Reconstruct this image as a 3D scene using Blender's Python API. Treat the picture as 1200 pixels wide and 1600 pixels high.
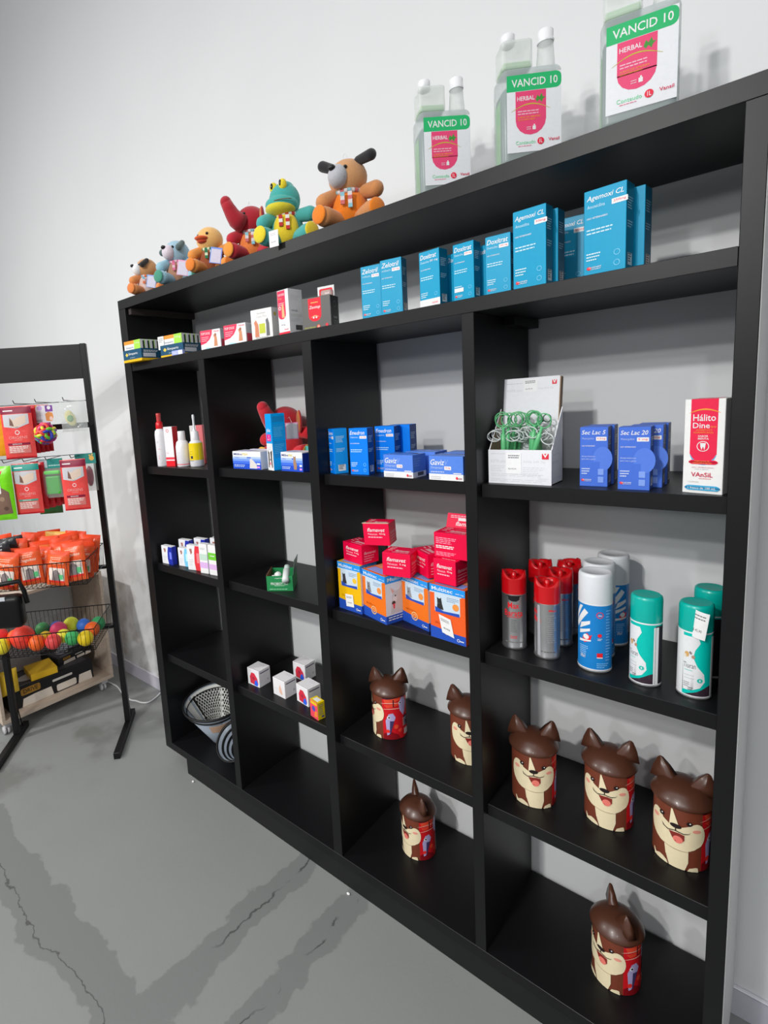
import bpy, bmesh, math, random
from mathutils import Vector, Matrix, Euler
PI = math.pi
random.seed(7)
for o in list(bpy.data.objects):
    bpy.data.objects.remove(o)
SC = bpy.context.scene
COL = SC.collection

# ---------------------------------------------------------------- camera
cd = bpy.data.cameras.new('camera'); cam = bpy.data.objects.new('camera', cd); COL.objects.link(cam)
cam_r = Vector((0.72580081, 0.68448839, -0.06847502)); cam_u = Vector((-0.04831417, 0.15001816, 0.98750205)); cam_f = Vector((-0.68620619, 0.71342147, -0.14195379))
m = Matrix((cam_r, cam_u, -cam_f)).transposed().to_4x4(); m.translation = Vector((0.0848, -1.12273, 1.49827))
cam.matrix_world = m
cd.sensor_fit = 'AUTO'; cd.sensor_width = 36.0; cd.lens = 841.87 / 1600 * 36.0
cd.shift_x = (600 - 454.808) / 1600; cd.shift_y = -(800 - 751.612) / 1600
cd.clip_start = 0.02; cd.clip_end = 50
SC.camera = cam

# ---------------------------------------------------------------- world, lamps, exposure
SC.view_settings.view_transform = 'Standard'; SC.view_settings.look = 'None'
SC.view_settings.gamma = 1.0; SC.view_settings.exposure = -0.08
w = bpy.data.worlds.new('World'); SC.world = w; w.use_nodes = True
nt = w.node_tree; bg = nt.nodes['Background']
tc = nt.nodes.new('ShaderNodeTexCoord'); sx = nt.nodes.new('ShaderNodeSeparateXYZ'); rp = nt.nodes.new('ShaderNodeValToRGB')
mr = nt.nodes.new('ShaderNodeMapRange'); mr.inputs['From Min'].default_value = -1
nt.links.new(tc.outputs['Generated'], sx.inputs[0]); nt.links.new(sx.outputs['Z'], mr.inputs['Value']); nt.links.new(mr.outputs[0], rp.inputs[0])
rp.color_ramp.elements[0].position = 0.36; rp.color_ramp.elements[0].color = (0.10, 0.10, 0.10, 1)
e_ = rp.color_ramp.elements.new(0.5); e_.color = (0.85, 0.85, 0.86, 1)
rp.color_ramp.elements[1].position = 0.72; rp.color_ramp.elements[1].color = (0.95, 0.97, 1.0, 1)
nt.links.new(rp.outputs[0], bg.inputs['Color']); bg.inputs['Strength'].default_value = 0.68

def area(name, loc, size, power, target, col=(1, 1, 1), sy=None):
    l = bpy.data.lights.new(name, 'AREA'); l.energy = power; l.color = col
    l.shape = 'RECTANGLE' if sy else 'DISK'; l.size = size
    if sy: l.size_y = sy
    o = bpy.data.objects.new(name, l); COL.objects.link(o); o.location = loc
    if not sy: l.spread = math.radians(112)
    d = Vector(target) - Vector(loc); o.rotation_euler = d.to_track_quat('-Z', 'Y').to_euler()
    return o
area('ceiling_spot_light', (-0.72, -3.0, 3.0), 0.13, 21, (-0.9, 0.3, 0.1), (1.0, 0.985, 0.96))
area('ceiling_spot_light', (-0.66, -4.1, 3.0), 0.13, 12, (-0.9, 0.3, 0.2), (1.0, 0.985, 0.96))
area('ceiling_spot_light', (0.75, -3.5, 3.0), 0.16, 5.5, (-0.9, 0.3, 0.2), (0.97, 0.98, 1.0))
area('ceiling_spot_light', (-3.2, -2.6, 3.0), 0.16, 22, (-2.6, 0.3, 0.6), (1.0, 0.985, 0.96))
area('ceiling_spot_light', (-1.0, -7.5, 3.0), 0.5, 15, (-0.9, 0.3, 1.6), (0.98, 0.99, 1.0))
area('overhead_fill_light', (-1.1, -1.3, 3.35), 3.6, 6, (-1.1, 0.1, 0.0), (0.96, 0.98, 1.0), 0.7)  # added broad fill lamp: soft ambient from above, brightens the upper wall

# ---------------------------------------------------------------- materials
def lin(c):
    c = c / 255.0
    return c / 12.92 if c <= 0.04045 else ((c + 0.055) / 1.055) ** 2.4
def L3(c): return (lin(c[0]), lin(c[1]), lin(c[2]), 1)
MC = {}
def M(c, rough=0.5, metal=0.0, kind='', alpha=1.0, trans=0.0, coat=0.0):
    k = (c, rough, metal, kind, alpha, trans, coat)
    if k in MC: return MC[k]
    mt = bpy.data.materials.new('%s_%d_%d_%d' % ((kind or 'print',) + tuple(c))); mt.use_nodes = True
    n = mt.node_tree; b = n.nodes['Principled BSDF']
    if kind in ('card', 'foil', 'ball') and min(c) < 200:
        MUL = min(1.4, .9 / max(L3(c)[:3]))
    else: MUL = 1.0
    def L4(q): return tuple(min(.92, v * MUL) for v in L3(q)[:3]) + (1,)
    b.inputs['Base Color'].default_value = L4(c); b.inputs['Roughness'].default_value = rough; b.inputs['Metallic'].default_value = metal
    b.inputs['Alpha'].default_value = alpha; b.inputs['Transmission Weight'].default_value = trans; b.inputs['Coat Weight'].default_value = coat
    def N(t, **kw):
        x = n.nodes.new(t)
        for a, v in kw.items():
            if a in x.inputs: x.inputs[a].default_value = v
            else: setattr(x, a, v)
        return x
    if kind != 'flat':
        sc, amt, det, bump = {'card': (140, .05, 3, 0), 'plush': (420, .22, 3, .5), 'laminate': (60, .18, 6, .04), 'wood': (6, .28, 5, .03),
                              'foil': (38, .16, 3, .45), 'ball': (130, .12, 2, .5), 'metal': (30, .06, 2, 0)}.get(kind, (90, .04, 2, 0))
        t = N('ShaderNodeTexCoord'); ns = N('ShaderNodeTexNoise', Scale=sc, Detail=det)
        src = t.outputs['Object']
        if kind == 'wood':
            mp = N('ShaderNodeMapping'); mp.inputs['Scale'].default_value = (9, 1.2, 9); n.links.new(src, mp.inputs[0]); src = mp.outputs[0]
        n.links.new(src, ns.inputs['Vector'])
        mx = N('ShaderNodeMixRGB', blend_type='MIX')
        a = L4(c); mx.inputs[1].default_value = tuple(v * (1 - amt) for v in a[:3]) + (1,); mx.inputs[2].default_value = tuple(min(1, v * (1 + amt)) for v in a[:3]) + (1,)
        n.links.new(ns.outputs[0], mx.inputs[0]); n.links.new(mx.outputs[0], b.inputs['Base Color'])
        if kind == 'card': b.inputs['Specular IOR Level'].default_value = .3
        if kind == 'laminate': b.inputs['Specular IOR Level'].default_value = .3
        if bump:
            bp = N('ShaderNodeBump', Strength=bump, Distance=.002 if kind != 'foil' else .006)
            n.links.new(ns.outputs[0], bp.inputs['Height']); n.links.new(bp.outputs[0], b.inputs['Normal'])
        if kind == 'plush': b.inputs['Sheen Weight'].default_value = .35; b.inputs['Sheen Roughness'].default_value = .5
    MC[k] = mt
    return mt
WHITE = (238, 238, 238); BLACK = (14, 14, 15)
def P(c, rough=.42): return M(c, rough, 0, 'card')

# ---------------------------------------------------------------- mesh builder
GC = {}
def glyphs(txt, style=''):
    k = (txt, style)
    if k in GC: return GC[k]
    cu = bpy.data.curves.new('lettering', 'FONT'); cu.body = txt; cu.resolution_u = 2
    if 'b' in style: cu.offset = 0.010
    if 'l' in style: cu.offset = -0.006
    if 'i' in style: cu.shear = 0.25
    ob = bpy.data.objects.new('lettering', cu); COL.objects.link(ob)
    dg = bpy.context.evaluated_depsgraph_get(); me = bpy.data.meshes.new_from_object(ob.evaluated_get(dg))
    vs = [(v.co.x, v.co.y) for v in me.vertices]; fs = [tuple(p.vertices) for p in me.polygons]
    x0 = min(v[0] for v in vs); x1 = max(v[0] for v in vs); y0 = min(v[1] for v in vs); y1 = max(v[1] for v in vs)
    vs = [((x - x0) / (x1 - x0), (y - y0) / (y1 - y0)) for x, y in vs]
    bpy.data.objects.remove(ob); bpy.data.curves.remove(cu); bpy.data.meshes.remove(me)
    GC[k] = (vs, fs); return GC[k]

class MB:
    def __init__(s): s.v = []; s.f = []; s.m = []; s.mats = []; s.sm = []
    def mi(s, mt):
        if mt not in s.mats: s.mats.append(mt)
        return s.mats.index(mt)
    def add(s, vs, fs, mt, smooth=False):
        b = len(s.v); s.v += [tuple(v) for v in vs]; k = s.mi(mt)
        for f in fs: s.f.append(tuple(b + i for i in f)); s.m.append(k); s.sm.append(smooth)
    def bm(s, bmesh_, mt, smooth=False, T=None):
        bmesh_.verts.index_update()
        s.add([(T @ v.co if T else v.co.copy()) for v in bmesh_.verts], [tuple(v.index for v in f.verts) for f in bmesh_.faces], mt, smooth); bmesh_.free()
    def box(s, x0, y0, z0, x1, y1, z1, mt, bev=0.0, T=None, seg=1):
        b = bmesh.new(); bmesh.ops.create_cube(b, size=1)
        for v in b.verts: v.co = Vector(((x0 + x1) / 2 + v.co.x * (x1 - x0), (y0 + y1) / 2 + v.co.y * (y1 - y0), (z0 + z1) / 2 + v.co.z * (z1 - z0)))
        if bev: bmesh.ops.bevel(b, geom=b.edges[:], offset=bev, segments=seg, affect='EDGES', profile=.5)
        s.bm(b, mt, False, T)
    def quad(s, a, b, c, d, mt): s.add([a, b, c, d], [(0, 1, 2, 3)], mt)
    def lathe(s, prof, mt, seg=32, T=None, c=(0, 0, 0)):
        vs = []; fs = []; n = len(prof)
        for i in range(seg):
            a = 2 * PI * i / seg
            for r, z in prof:
                v = Vector((c[0] + r * math.sin(a), c[1] - r * math.cos(a), c[2] + z)); vs.append(T @ v if T else v)
        for i in range(seg):
            j = (i + 1) % seg
            for k in range(n - 1):
                fs.append((i * n + k, j * n + k, j * n + k + 1, i * n + k + 1))
        s.add(vs, fs, mt, True)
    def ell(s, c, r, mt, T=None, u=24, v=14):
        b = bmesh.new(); bmesh.ops.create_uvsphere(b, u_segments=u, v_segments=v, radius=1)
        for q in b.verts: q.co = Vector((q.co.x * r[0], q.co.y * r[1], q.co.z * r[2]))
        R = Matrix.Translation(Vector(c)) @ (T.to_4x4() if T else Matrix())
        s.bm(b, mt, True, R)
    def tube(s, pts, r, mt, seg=8, closed=False, cap=True):
        pts = [Vector(p) for p in pts]; n = len(pts); vs = []; fs = []; rr = r if isinstance(r, (list, tuple)) else [r] * n
        up = Vector((0, 0, 1))
        for i, p in enumerate(pts):
            a = pts[(i - 1) % n] if (i > 0 or closed) else p; b = pts[(i + 1) % n] if (i < n - 1 or closed) else p
            t = (b - a).normalized(); x = t.cross(up)
            if x.length < .05: x = t.cross(Vector((0, 1, 0)))
            x.normalize(); y = x.cross(t)
            if i and x.dot(lx) < 0 and abs(x.dot(lx)) > .3: x = -x; y = -y
            lx = x
            for k in range(seg):
                an = 2 * PI * k / seg; vs.append(p + (x * math.cos(an) + y * math.sin(an)) * rr[i])
        for i in range(n if closed else n - 1):
            j = (i + 1) % n
            for k in range(seg):
                l = (k + 1) % seg; fs.append((i * seg + k, i * seg + l, j * seg + l, j * seg + k))
        if cap and not closed:
            fs.append(tuple(range(seg))[::-1]); fs.append(tuple((n - 1) * seg + k for k in range(seg)))
        s.add(vs, fs, mt, True)
    def capsule(s, a, b, r0, r1, mt, seg=14):
        a = Vector(a); b = Vector(b); d = (b - a); L = d.length; d.normalize(); pts = []; rr = []
        for k in range(6):
            t = PI / 2 * k / 5; pts.append(a - d * r0 * math.cos(t)); rr.append(max(.0004, r0 * math.sin(t)))
        for k in range(1, 6): pts.append(a + (b - a) * k / 6); rr.append(r0 + (r1 - r0) * k / 6)
        for k in range(6):
            t = PI / 2 * k / 5; pts.append(b + d * r1 * math.sin(t)); rr.append(max(.0004, r1 * math.cos(t)))
        s.tube(pts, rr, mt, seg)
    def build(s, name, parent=None, loc=None, rz=0.0, rot=None):
        me = bpy.data.meshes.new(name); me.from_pydata(s.v, [], s.f)
        for mt in s.mats: me.materials.append(mt)
        me.polygons.foreach_set('material_index', s.m); me.polygons.foreach_set('use_smooth', s.sm); me.update()
        o = bpy.data.objects.new(name, me); COL.objects.link(o)
        if loc: o.location = loc
        if rot: o.rotation_euler = rot
        elif rz: o.rotation_euler = (0, 0, rz)
        if parent: o.parent = parent
        return o

# frames map (u, v, layer) to a point on a surface; art drawn on them becomes part of the same mesh
EPS = 0.00006
class Plane:
    su = sv = None
    def __init__(s, o, u, v, w, h, eps=EPS):
        s.o = Vector(o); s.u = Vector(u); s.v = Vector(v); s.n = s.u.cross(s.v); s.w = w; s.h = h; s.e = eps
    def __call__(s, a, b, l): return s.o + s.u * a + s.v * b + s.n * (s.e * (l + 1))
class Cyl:
    sv = None
    def __init__(s, R, h, c=(0, 0, 0), z0=0, taper=0): s.R = R; s.h = h; s.w = 2 * PI * R; s.su = s.w / 40; s.z0 = z0; s.c = c; s.t = taper
    def __call__(s, a, b, l):
        p = (a - s.w / 2) / s.R; r = s.R + s.t * b / s.h + EPS * (l + 1)
        return Vector((s.c[0] + r * math.sin(p), s.c[1] - r * math.cos(p), s.c[2] + s.z0 + b))
class Puff:
    def __init__(s, w, h, t): s.w = w; s.h = h; s.t = t; s.su = w / 12; s.sv = h / 16
    def th(s, a, b):
        u = abs(2 * a / s.w - 1); v = abs(2 * b / s.h - 1)
        return s.t / 2 * max(0, 1 - u ** 2.6) ** .7 * max(0, 1 - v ** 4) ** .8 + .0006
    def __call__(s, a, b, l): return Vector((a, -s.th(a, b) - .0004 - .00006 * l, b))

def draw(mb, fr, pts, faces, mt, layer):
    if not fr.su and not fr.sv:
        mb.add([fr(x, y, layer) for x, y in pts], faces, mt); return
    b = bmesh.new(); vs = [b.verts.new((x, y, 0)) for x, y in pts]
    for f in faces:
        try: b.faces.new([vs[i] for i in f])
        except ValueError: pass
    bmesh.ops.triangulate(b, faces=[f for f in b.faces if len(f.verts) > 4])
    x0 = min(p[0] for p in pts); x1 = max(p[0] for p in pts); y0 = min(p[1] for p in pts); y1 = max(p[1] for p in pts)
    for st, lo, hi, ax in ((fr.su, x0, x1, 0), (fr.sv, y0, y1, 1)):
        if not st: continue
        k = math.floor(lo / st) + 1
        while k * st < hi:
            co = (k * st, 0, 0) if ax == 0 else (0, k * st, 0); no = (1, 0, 0) if ax == 0 else (0, 1, 0)
            bmesh.ops.bisect_plane(b, geom=b.verts[:] + b.edges[:] + b.faces[:], plane_co=co, plane_no=no); k += 1
    b.verts.index_update()
    mb.add([fr(v.co.x, v.co.y, layer) for v in b.verts], [tuple(v.index for v in f.verts) for f in b.faces], mt, True); b.free()
def art(mb, fr, items, start=0):
    W, H = fr.w, fr.h; l = start
    for it in items:
        k = it[0]
        if k == 'R':
            _, x0, y0, x1, y1, c = it; draw(mb, fr, [(x0 * W, y0 * H), (x1 * W, y0 * H), (x1 * W, y1 * H), (x0 * W, y1 * H)], [(0, 1, 2, 3)], P(c), l)
        elif k == 'O':
            _, cx, cy, rx, ry, c = it[:6]; n = 20; draw(mb, fr, [(cx * W + rx * W * math.cos(2 * PI * i / n), cy * H + ry * H * math.sin(2 * PI * i / n)) for i in range(n)], [tuple(range(n))], P(c), l)
        elif k == 'C':   # round dot or ring, radius as a fraction of the width
            _, cx, cy, r, c = it[:5]; n = 20; th = it[5] if len(it) > 5 else None
            o = [(cx * W + r * W * math.cos(2 * PI * i / n), cy * H + r * W * math.sin(2 * PI * i / n)) for i in range(n)]
            if th:
                o += [(cx * W + (r - th) * W * math.cos(2 * PI * i / n), cy * H + (r - th) * W * math.sin(2 * PI * i / n)) for i in range(n)]
                draw(mb, fr, o, [(i, (i + 1) % n, n + (i + 1) % n, n + i) for i in range(n)], P(c), l)
            else: draw(mb, fr, o, [tuple(range(n))], P(c), l)
        elif k == 'P':
            _, pts, c = it; draw(mb, fr, [(x * W, y * H) for x, y in pts], [tuple(range(len(pts)))], P(c), l)
        elif k == 'A':   # arc stripe: x0,x1,y,rise,thickness
            _, x0, x1, y, rise, th, c = it; n = 12; o = []
            for i in range(n + 1):
                t = i / n; o.append(((x0 + (x1 - x0) * t) * W, (y + rise * math.sin(PI * t)) * H))
            o2 = [(a, b - th * H * (.25 + math.sin(PI * i / n))) for i, (a, b) in enumerate(o)]
            draw(mb, fr, o + o2, [(i, n + 1 + i, n + 2 + i, i + 1) for i in range(n)], P(c), l)
        elif k == 'RR':
            _, x0, y0, x1, y1, r, c = it; r = r * W; o = []
            for cx, cy, a0 in ((x1 * W - r, y0 * H + r, -PI / 2), (x1 * W - r, y1 * H - r, 0), (x0 * W + r, y1 * H - r, PI / 2), (x0 * W + r, y0 * H + r, PI)):
                for i in range(5): a = a0 + PI / 2 * i / 4; o.append((cx + r * math.cos(a), cy + r * math.sin(a)))
            draw(mb, fr, o, [tuple(range(len(o)))], P(c), l)
        elif k == 'T':
            _, txt, x, y, tw, thh, c = it[:7]; vs, fs = glyphs(txt, it[7] if len(it) > 7 else '')
            draw(mb, fr, [((x + a * tw) * W, (y + b_ * thh) * H) for a, b_ in vs], fs, P(c), l)
        elif k == 'B':
            _, x, y, wd, n, pitch, th, c = it
            for i in range(n):
                ww = wd * (.72 + .28 * ((i * 37 + 11) % 17) / 17) if i else wd
                a = x
                while a < x + ww - .01:
                    e = min(x + ww, a + wd * (.12 + .1 * ((i * 7 + int(a * 97)) % 5) / 5))
                    yy = y - i * pitch; draw(mb, fr, [(a * W, yy * H), (e * W, yy * H), (e * W, (yy + th) * H), (a * W, (yy + th) * H)], [(0, 1, 2, 3)], P(c), l); a = e + wd * .03
        l += 1
def tag(o, label, cat, group=None):
    o['label'] = label; o['category'] = cat
    if group: o['group'] = group
    return o
def empty(name, loc, label, cat, group=None, rz=0.0, rot=None):
    o = bpy.data.objects.new(name, None); COL.objects.link(o); o.location = loc; o.rotation_euler = rot or (0, 0, rz); o.empty_display_size = .03
    return tag(o, label, cat, group)
def struct(o): o['kind'] = 'structure'; return o
def dup(root, loc, rz, label, group=None):
    r = root.copy(); COL.objects.link(r); r.location = loc; r.rotation_euler = (0, 0, rz); r['label'] = label
    if group: r['group'] = group
    for ch in [c for c in bpy.data.objects if c.parent == root]:
        c = ch.copy(); COL.objects.link(c); c.parent = r
        for g in [x for x in bpy.data.objects if x.parent == ch]:
            d = g.copy(); COL.objects.link(d); d.parent = c
    return r

# ================================================================ the setting
def room_material(kind):
    mt = bpy.data.materials.new(kind); mt.use_nodes = True; n = mt.node_tree; b = n.nodes['Principled BSDF']
    def nd(t, **kw):
        x = n.nodes.new(t)
        for a, v in kw.items():
            if isinstance(a, str) and a in x.inputs: x.inputs[a].default_value = v
            else: setattr(x, a, v)
        return x
    def ma(op, a, b2=0.0, clamp=False):
        x = n.nodes.new('ShaderNodeMath'); x.operation = op; x.use_clamp = clamp
        for i, q in enumerate((a, b2)):
            if hasattr(q, 'links') or hasattr(q, 'is_linked'): n.links.new(q, x.inputs[i])
            else: x.inputs[i].default_value = q
        return x.outputs[0]
    def step(v, e0, e1): 
        x = nd('ShaderNodeMapRange', interpolation_type='SMOOTHSTEP'); n.links.new(v, x.inputs['Value']); x.inputs['From Min'].default_value = e0; x.inputs['From Max'].default_value = e1
        return x.outputs[0]
    def mix(f, a, b2):
        x = n.nodes.new('ShaderNodeMixRGB')
        n.links.new(f, x.inputs[0])
        for i, q in ((1, a), (2, b2)):
            if isinstance(q, tuple): x.inputs[i].default_value = q
            else: n.links.new(q, x.inputs[i])
        return x.outputs[0]
    t = nd('ShaderNodeTexCoord'); sep = nd('ShaderNodeSeparateXYZ'); n.links.new(t.outputs['Object'], sep.inputs[0]); X, Y, Z = sep.outputs
    def noise(s, d=4):
        x = nd('ShaderNodeTexNoise', Scale=s, Detail=d); n.links.new(t.outputs['Object'], x.inputs['Vector']); return x.outputs[0]
    if kind == 'painted_wall':
        c = mix(noise(2.5), (.735, .75, .757, 1), (.79, .80, .805, 1))
        low = step(Z, .95, .25); left = step(X, -1.9, -2.1); st = ma('MULTIPLY', ma('MULTIPLY', low, left), step(noise(7, 5), .47, .62))
        c = mix(ma('MULTIPLY', st, .55), c, (.38, .33, .30, 1)); n.links.new(c, b.inputs['Base Color']); b.inputs['Roughness'].default_value = .55
        bp = nd('ShaderNodeBump', Strength=.05, Distance=.002); n.links.new(noise(140, 2), bp.inputs['Height']); n.links.new(bp.outputs[0], b.inputs['Normal'])
    else:
        c = mix(noise(3.0, 6), (.225, .235, .228, 1), (.29, .30, .29, 1)); c = mix(noise(60, 3), c, (.255, .265, .258, 1))
        wob = ma('MULTIPLY', ma('SUBTRACT', noise(5, 5), .5), .16); wob2 = ma('MULTIPLY', ma('SUBTRACT', noise(28, 4), .5), .035); wb = ma('ADD', wob, wob2)
        def band(coord, c0, wid, wobble, soft=.008):
            d = ma('ABSOLUTE', ma('SUBTRACT', ma('ADD', coord, wobble), c0)); return step(d, wid, wid - soft)
        b1 = ma('MULTIPLY', band(X, -1.05, .052, wb), step(Y, -.80, -.72)); b2 = ma('MULTIPLY', band(X, -.835, .045, wb), step(Y, -.68, -.55))
        b3 = ma('MULTIPLY', band(Y, -.655, .075, wb), step(X, -.92, -1.0))
        bb = ma('MAXIMUM', ma('MAXIMUM', b1, b2), b3); c = mix(ma('MULTIPLY', bb, .7), c, (.165, .175, .172, 1))
        k1 = ma('MULTIPLY', band(X, -1.05, .005, wb, .004), step(noise(9, 2), .42, .6)); k3 = ma('MULTIPLY', band(Y, -.69, .004, wb, .004), step(X, -1.0, -1.1)); k2 = ma('MULTIPLY', band(X, -.835, .004, wb, .003), step(noise(12, 2), .5, .6))
        kk = ma('MAXIMUM', ma('MAXIMUM', ma('MULTIPLY', k1, step(Y, -.8, -.72)), ma('MULTIPLY', k2, step(Y, -.68, -.5))), k3)
        c = mix(ma('MULTIPLY', kk, .8), c, (.05, .05, .05, 1))
        dirt = ma('MULTIPLY', step(X, -1.9, -2.3), step(noise(5, 4), .5, .7)); c = mix(ma('MULTIPLY', dirt, .5), c, (.10, .095, .09, 1))
        n.links.new(c, b.inputs['Base Color']); b.inputs['Roughness'].default_value = .55
        bp = nd('ShaderNodeBump', Strength=.12, Distance=.003); n.links.new(noise(90, 4), bp.inputs['Height']); n.links.new(bp.outputs[0], b.inputs['Normal'])
    return mt
WALLM = room_material('painted_wall'); FLOORM = room_material('concrete_floor')
WY = 0.325
q = MB(); q.box(-5.6, WY, 0, 2.6, WY + .12, 5.2, WALLM); struct(q.build('wall_back'))
q = MB(); q.box(-5.6, -9.0, -.1, 2.6, WY + .12, 0, FLOORM); struct(q.build('floor'))
q = MB(); q.box(-5.6, WY - .011, 0.0005, 2.6, WY - .0005, .068, M((205, 203, 214), .4)); q.box(-5.6, WY - .011, .0685, 2.6, WY - .0005, .074, M((222, 220, 228), .4), .002)
struct(q.build('baseboard_back'))

# ---- the black shelving unit
XL, XLi, D1L, D1R, D2L, D2R, D3L, D3R, XRi, XR = -1.8523, -1.8051, -1.3853, -1.3547, -.9204, -.8868, -.4582, -.4308, -.002, .0267
D = .3105; ZT, ZTb, S1T, S1B, BT, BB = 1.9316, 1.8974, 1.6924, 1.6625, .1044, .0738
LAM = M((17, 17, 19), .42, 0, 'laminate'); LAMIN = M((21, 20, 22), .34, 0, 'laminate')
unit = empty('shelving_unit', (-.91, .155, 0), 'large black laminate shelving unit with open compartments standing against the white wall', 'shelf unit')
def sh(name, x0, y0, z0, x1, y1, z1, mt=LAM, bev=.0008):
    q = MB(); q.box(x0 + .91, y0 - .155, z0, x1 + .91, y1 - .155, z1, mt, bev); return q.build(name, unit)
sh('top_board', XL, 0, ZTb, XR, D, ZT)
sh('side_panel', XL, 0, BB, XLi, D, ZTb - .0002)
o = sh('side_panel', XRi, 0, BB, XR, D, ZTb - .0002)
q = MB(); q.box(XR + .91 + .0002, -.153, BB + .001, XR + .91 + .0014, D - .156, ZT - .001, M((176, 176, 176), .5)); e = q.build('outer_facing', o); e['label'] = 'pale grey facing on the outer side of the end panel'
q = MB(); q.box(XL + .91 - .0012, -.1535, BB + .001, XL + .91 - .0002, D - .156, ZT - .001, M((176, 176, 176), .5)); e = q.build('outer_facing', unit)
sh('long_shelf', XLi + .0004, .003, S1B, XRi - .0004, D, S1T)
for a, b in ((D1L, D1R), (D2L, D2R), (D3L, D3R)): sh('divider', a, 0, BT + .0002, b, D, S1B - .0004)
sh('bottom_board', XLi + .0004, 0, BB, XRi - .0004, D, BT)
TH = .0302
cols = [(XLi, D1L, (1.2906, .8935, .5001)), (D1R, D2L, (1.299, .8998, .5072)), (D2R, D3L, (1.2965, .8988, .503)), (D3R, XRi, (1.2928, .8966, .5038))]
for a, b, zs in cols:
    for z in zs: sh('shelf', a + .0004, .0224, z - TH, b - .0004, D, z)
sh('plinth', -1.7162, .0071, 0, XR - .02, D - .01, BB - .0002, M((24, 25, 25), .5, 0, 'laminate'))
sh('batten', XLi + .004, .012, ZTb - .024, XLi + .022, D, ZTb - .0004, M((60, 52, 50), .5, 0, 'laminate'))
q = MB(); q.box(D3R + .911, .0, S1B - .021, D3R + .935, D - .156, S1B - .0006, LAM); q.build('support_block', unit)
# ================================================================ cartons
def carton(name, label, cat, loc, w, d, h, ang, base, arts, group=None, side=None, top=None, bev=.0007, sidecol=None, topcol=None, tilt=None):
    q = MB(); q.box(0, 0, 0, w, d, h, P(base), bev)
    fr = {'F': Plane((0, 0, 0), (1, 0, 0), (0, 0, 1), w, h), 'R': Plane((w, 0, 0), (0, 1, 0), (0, 0, 1), d, h),
          'L': Plane((0, d, 0), (0, -1, 0), (0, 0, 1), d, h), 'T': Plane((0, 0, h), (1, 0, 0), (0, 1, 0), w, d), 'K': Plane((w, d, 0), (-1, 0, 0), (0, 0, 1), w, h)}
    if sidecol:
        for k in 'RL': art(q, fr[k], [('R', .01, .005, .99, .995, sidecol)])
    if topcol: art(q, fr['T'], [('R', .01, .01, .99, .99, topcol)])
    for k, it in arts.items(): art(q, fr[k], it, 1)
    # tucked flap line on top
    q.box(.002, d * .04, h + .0002, w - .002, d * .045 + .0006, h + .0006, P(tuple(int(c * .6) for c in (topcol or base))))
    o = q.build(name, None, loc, math.radians(ang), (tilt[0], tilt[1], math.radians(ang)) if tilt else None)
    return tag(o, label, cat, group)
def pricetag(parent, fr_o, u, v, w, h, label='white price sticker'):
    q = MB(); f = Plane(fr_o, u, v, w, h, .0004)
    n = f.n * .0004
    q.quad(f(0, 0, 1), f(w, 0, 1), f(w, h, 1), f(0, h, 1), P(WHITE))
    q.quad(f(0, 0, 0), f(0, h, 0), f(w, h, 0), f(w, 0, 0), P(WHITE))
    art(q, f, [('B', .12, .8, .7, 2, .09, .035, (90, 90, 90)), ('T', 'R$ 49,90', .25, .28, .5, .10, (40, 40, 40))], 2)
    o = q.build('price_tag', parent); o['label'] = label; return o
LOGO = lambda x, y, s: [('O', x + .05 * s, y + .018, .05 * s, .020, (225, 40, 50)), ('T', 'AGENER', x + .03 * s, y + .018, .28 * s, .016, WHITE, 'bi'), ('T', 'UNIAO', x + .08 * s, y - .004, .22 * s, .014, WHITE, 'bi')]
def medart(title, sub, dose, dosecol=(205, 35, 60), tw=.8, th=.085, title2=None, logo=True, dosex=.55):
    it = [('T', title, .06, .86, tw, th, WHITE, 'bi'), ('T', sub, .08, .79, .42, .038, (205, 235, 250))]
    if dose: it += [('RR', dosex, .775, dosex + .37, .835, .015, WHITE), ('T', dose, dosex + .04, .79, .29, .032, dosecol, 'b')]
    it += [('T', 'USO VETERINARIO', .07, .665, .5, .020, WHITE, 'b'), ('B', .07, .53, .62, 2, .04, .016, (200, 235, 250)), ('B', .07, .25, .34, 3, .035, .014, (215, 240, 250)),
           ('C', .80, .22, .075, (120, 205, 235), .015), ('C', .80, .10, .075, (120, 205, 235), .015)]
    if logo: it += LOGO(.08, .07, 1.15)
    return it
SIDE = [('B', .15, .82, .65, 5, .03, .012, (190, 225, 240)), ('B', .15, .55, .65, 3, .03, .012, (190, 225, 240)), ('R', .25, .06, .8, .2, (235, 238, 240)), ('B', .3, .18, .4, 4, .028, .016, (60, 60, 60))]
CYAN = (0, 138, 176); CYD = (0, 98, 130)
z = S1T
g = 'turquoise tablet cartons on the long upper shelf'
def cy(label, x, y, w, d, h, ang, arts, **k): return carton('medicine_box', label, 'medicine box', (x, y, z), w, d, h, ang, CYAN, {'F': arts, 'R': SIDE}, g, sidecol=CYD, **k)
cy('turquoise Zelotril carton, left one of the touching pair', -.728, .020, .052, .03, .125, 12, medart('Zelotril', 'enrofloxacino', '50 mg', (190, 60, 120), .82))
cy('turquoise Zelotril carton, right one of the touching pair with a white dose patch', -.672, .022, .054, .032, .128, 10, medart('Zelotril', 'enrofloxacino', '50 mg', (205, 40, 60), .82))
cy('turquoise Doxitrat carton with a white band along its foot', -.566, .020, .053, .032, .121, -6, [i for i in medart('Doxitrat', 'Doxiciclina', None, logo=False)] + [('T', '50 mg', .55, .785, .38, .045, WHITE, 'b'), ('R', .0, .0, 1, .14, WHITE), ('T', 'AGENER', .6, .05, .3, .03, (205, 40, 50), 'b')])
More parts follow.
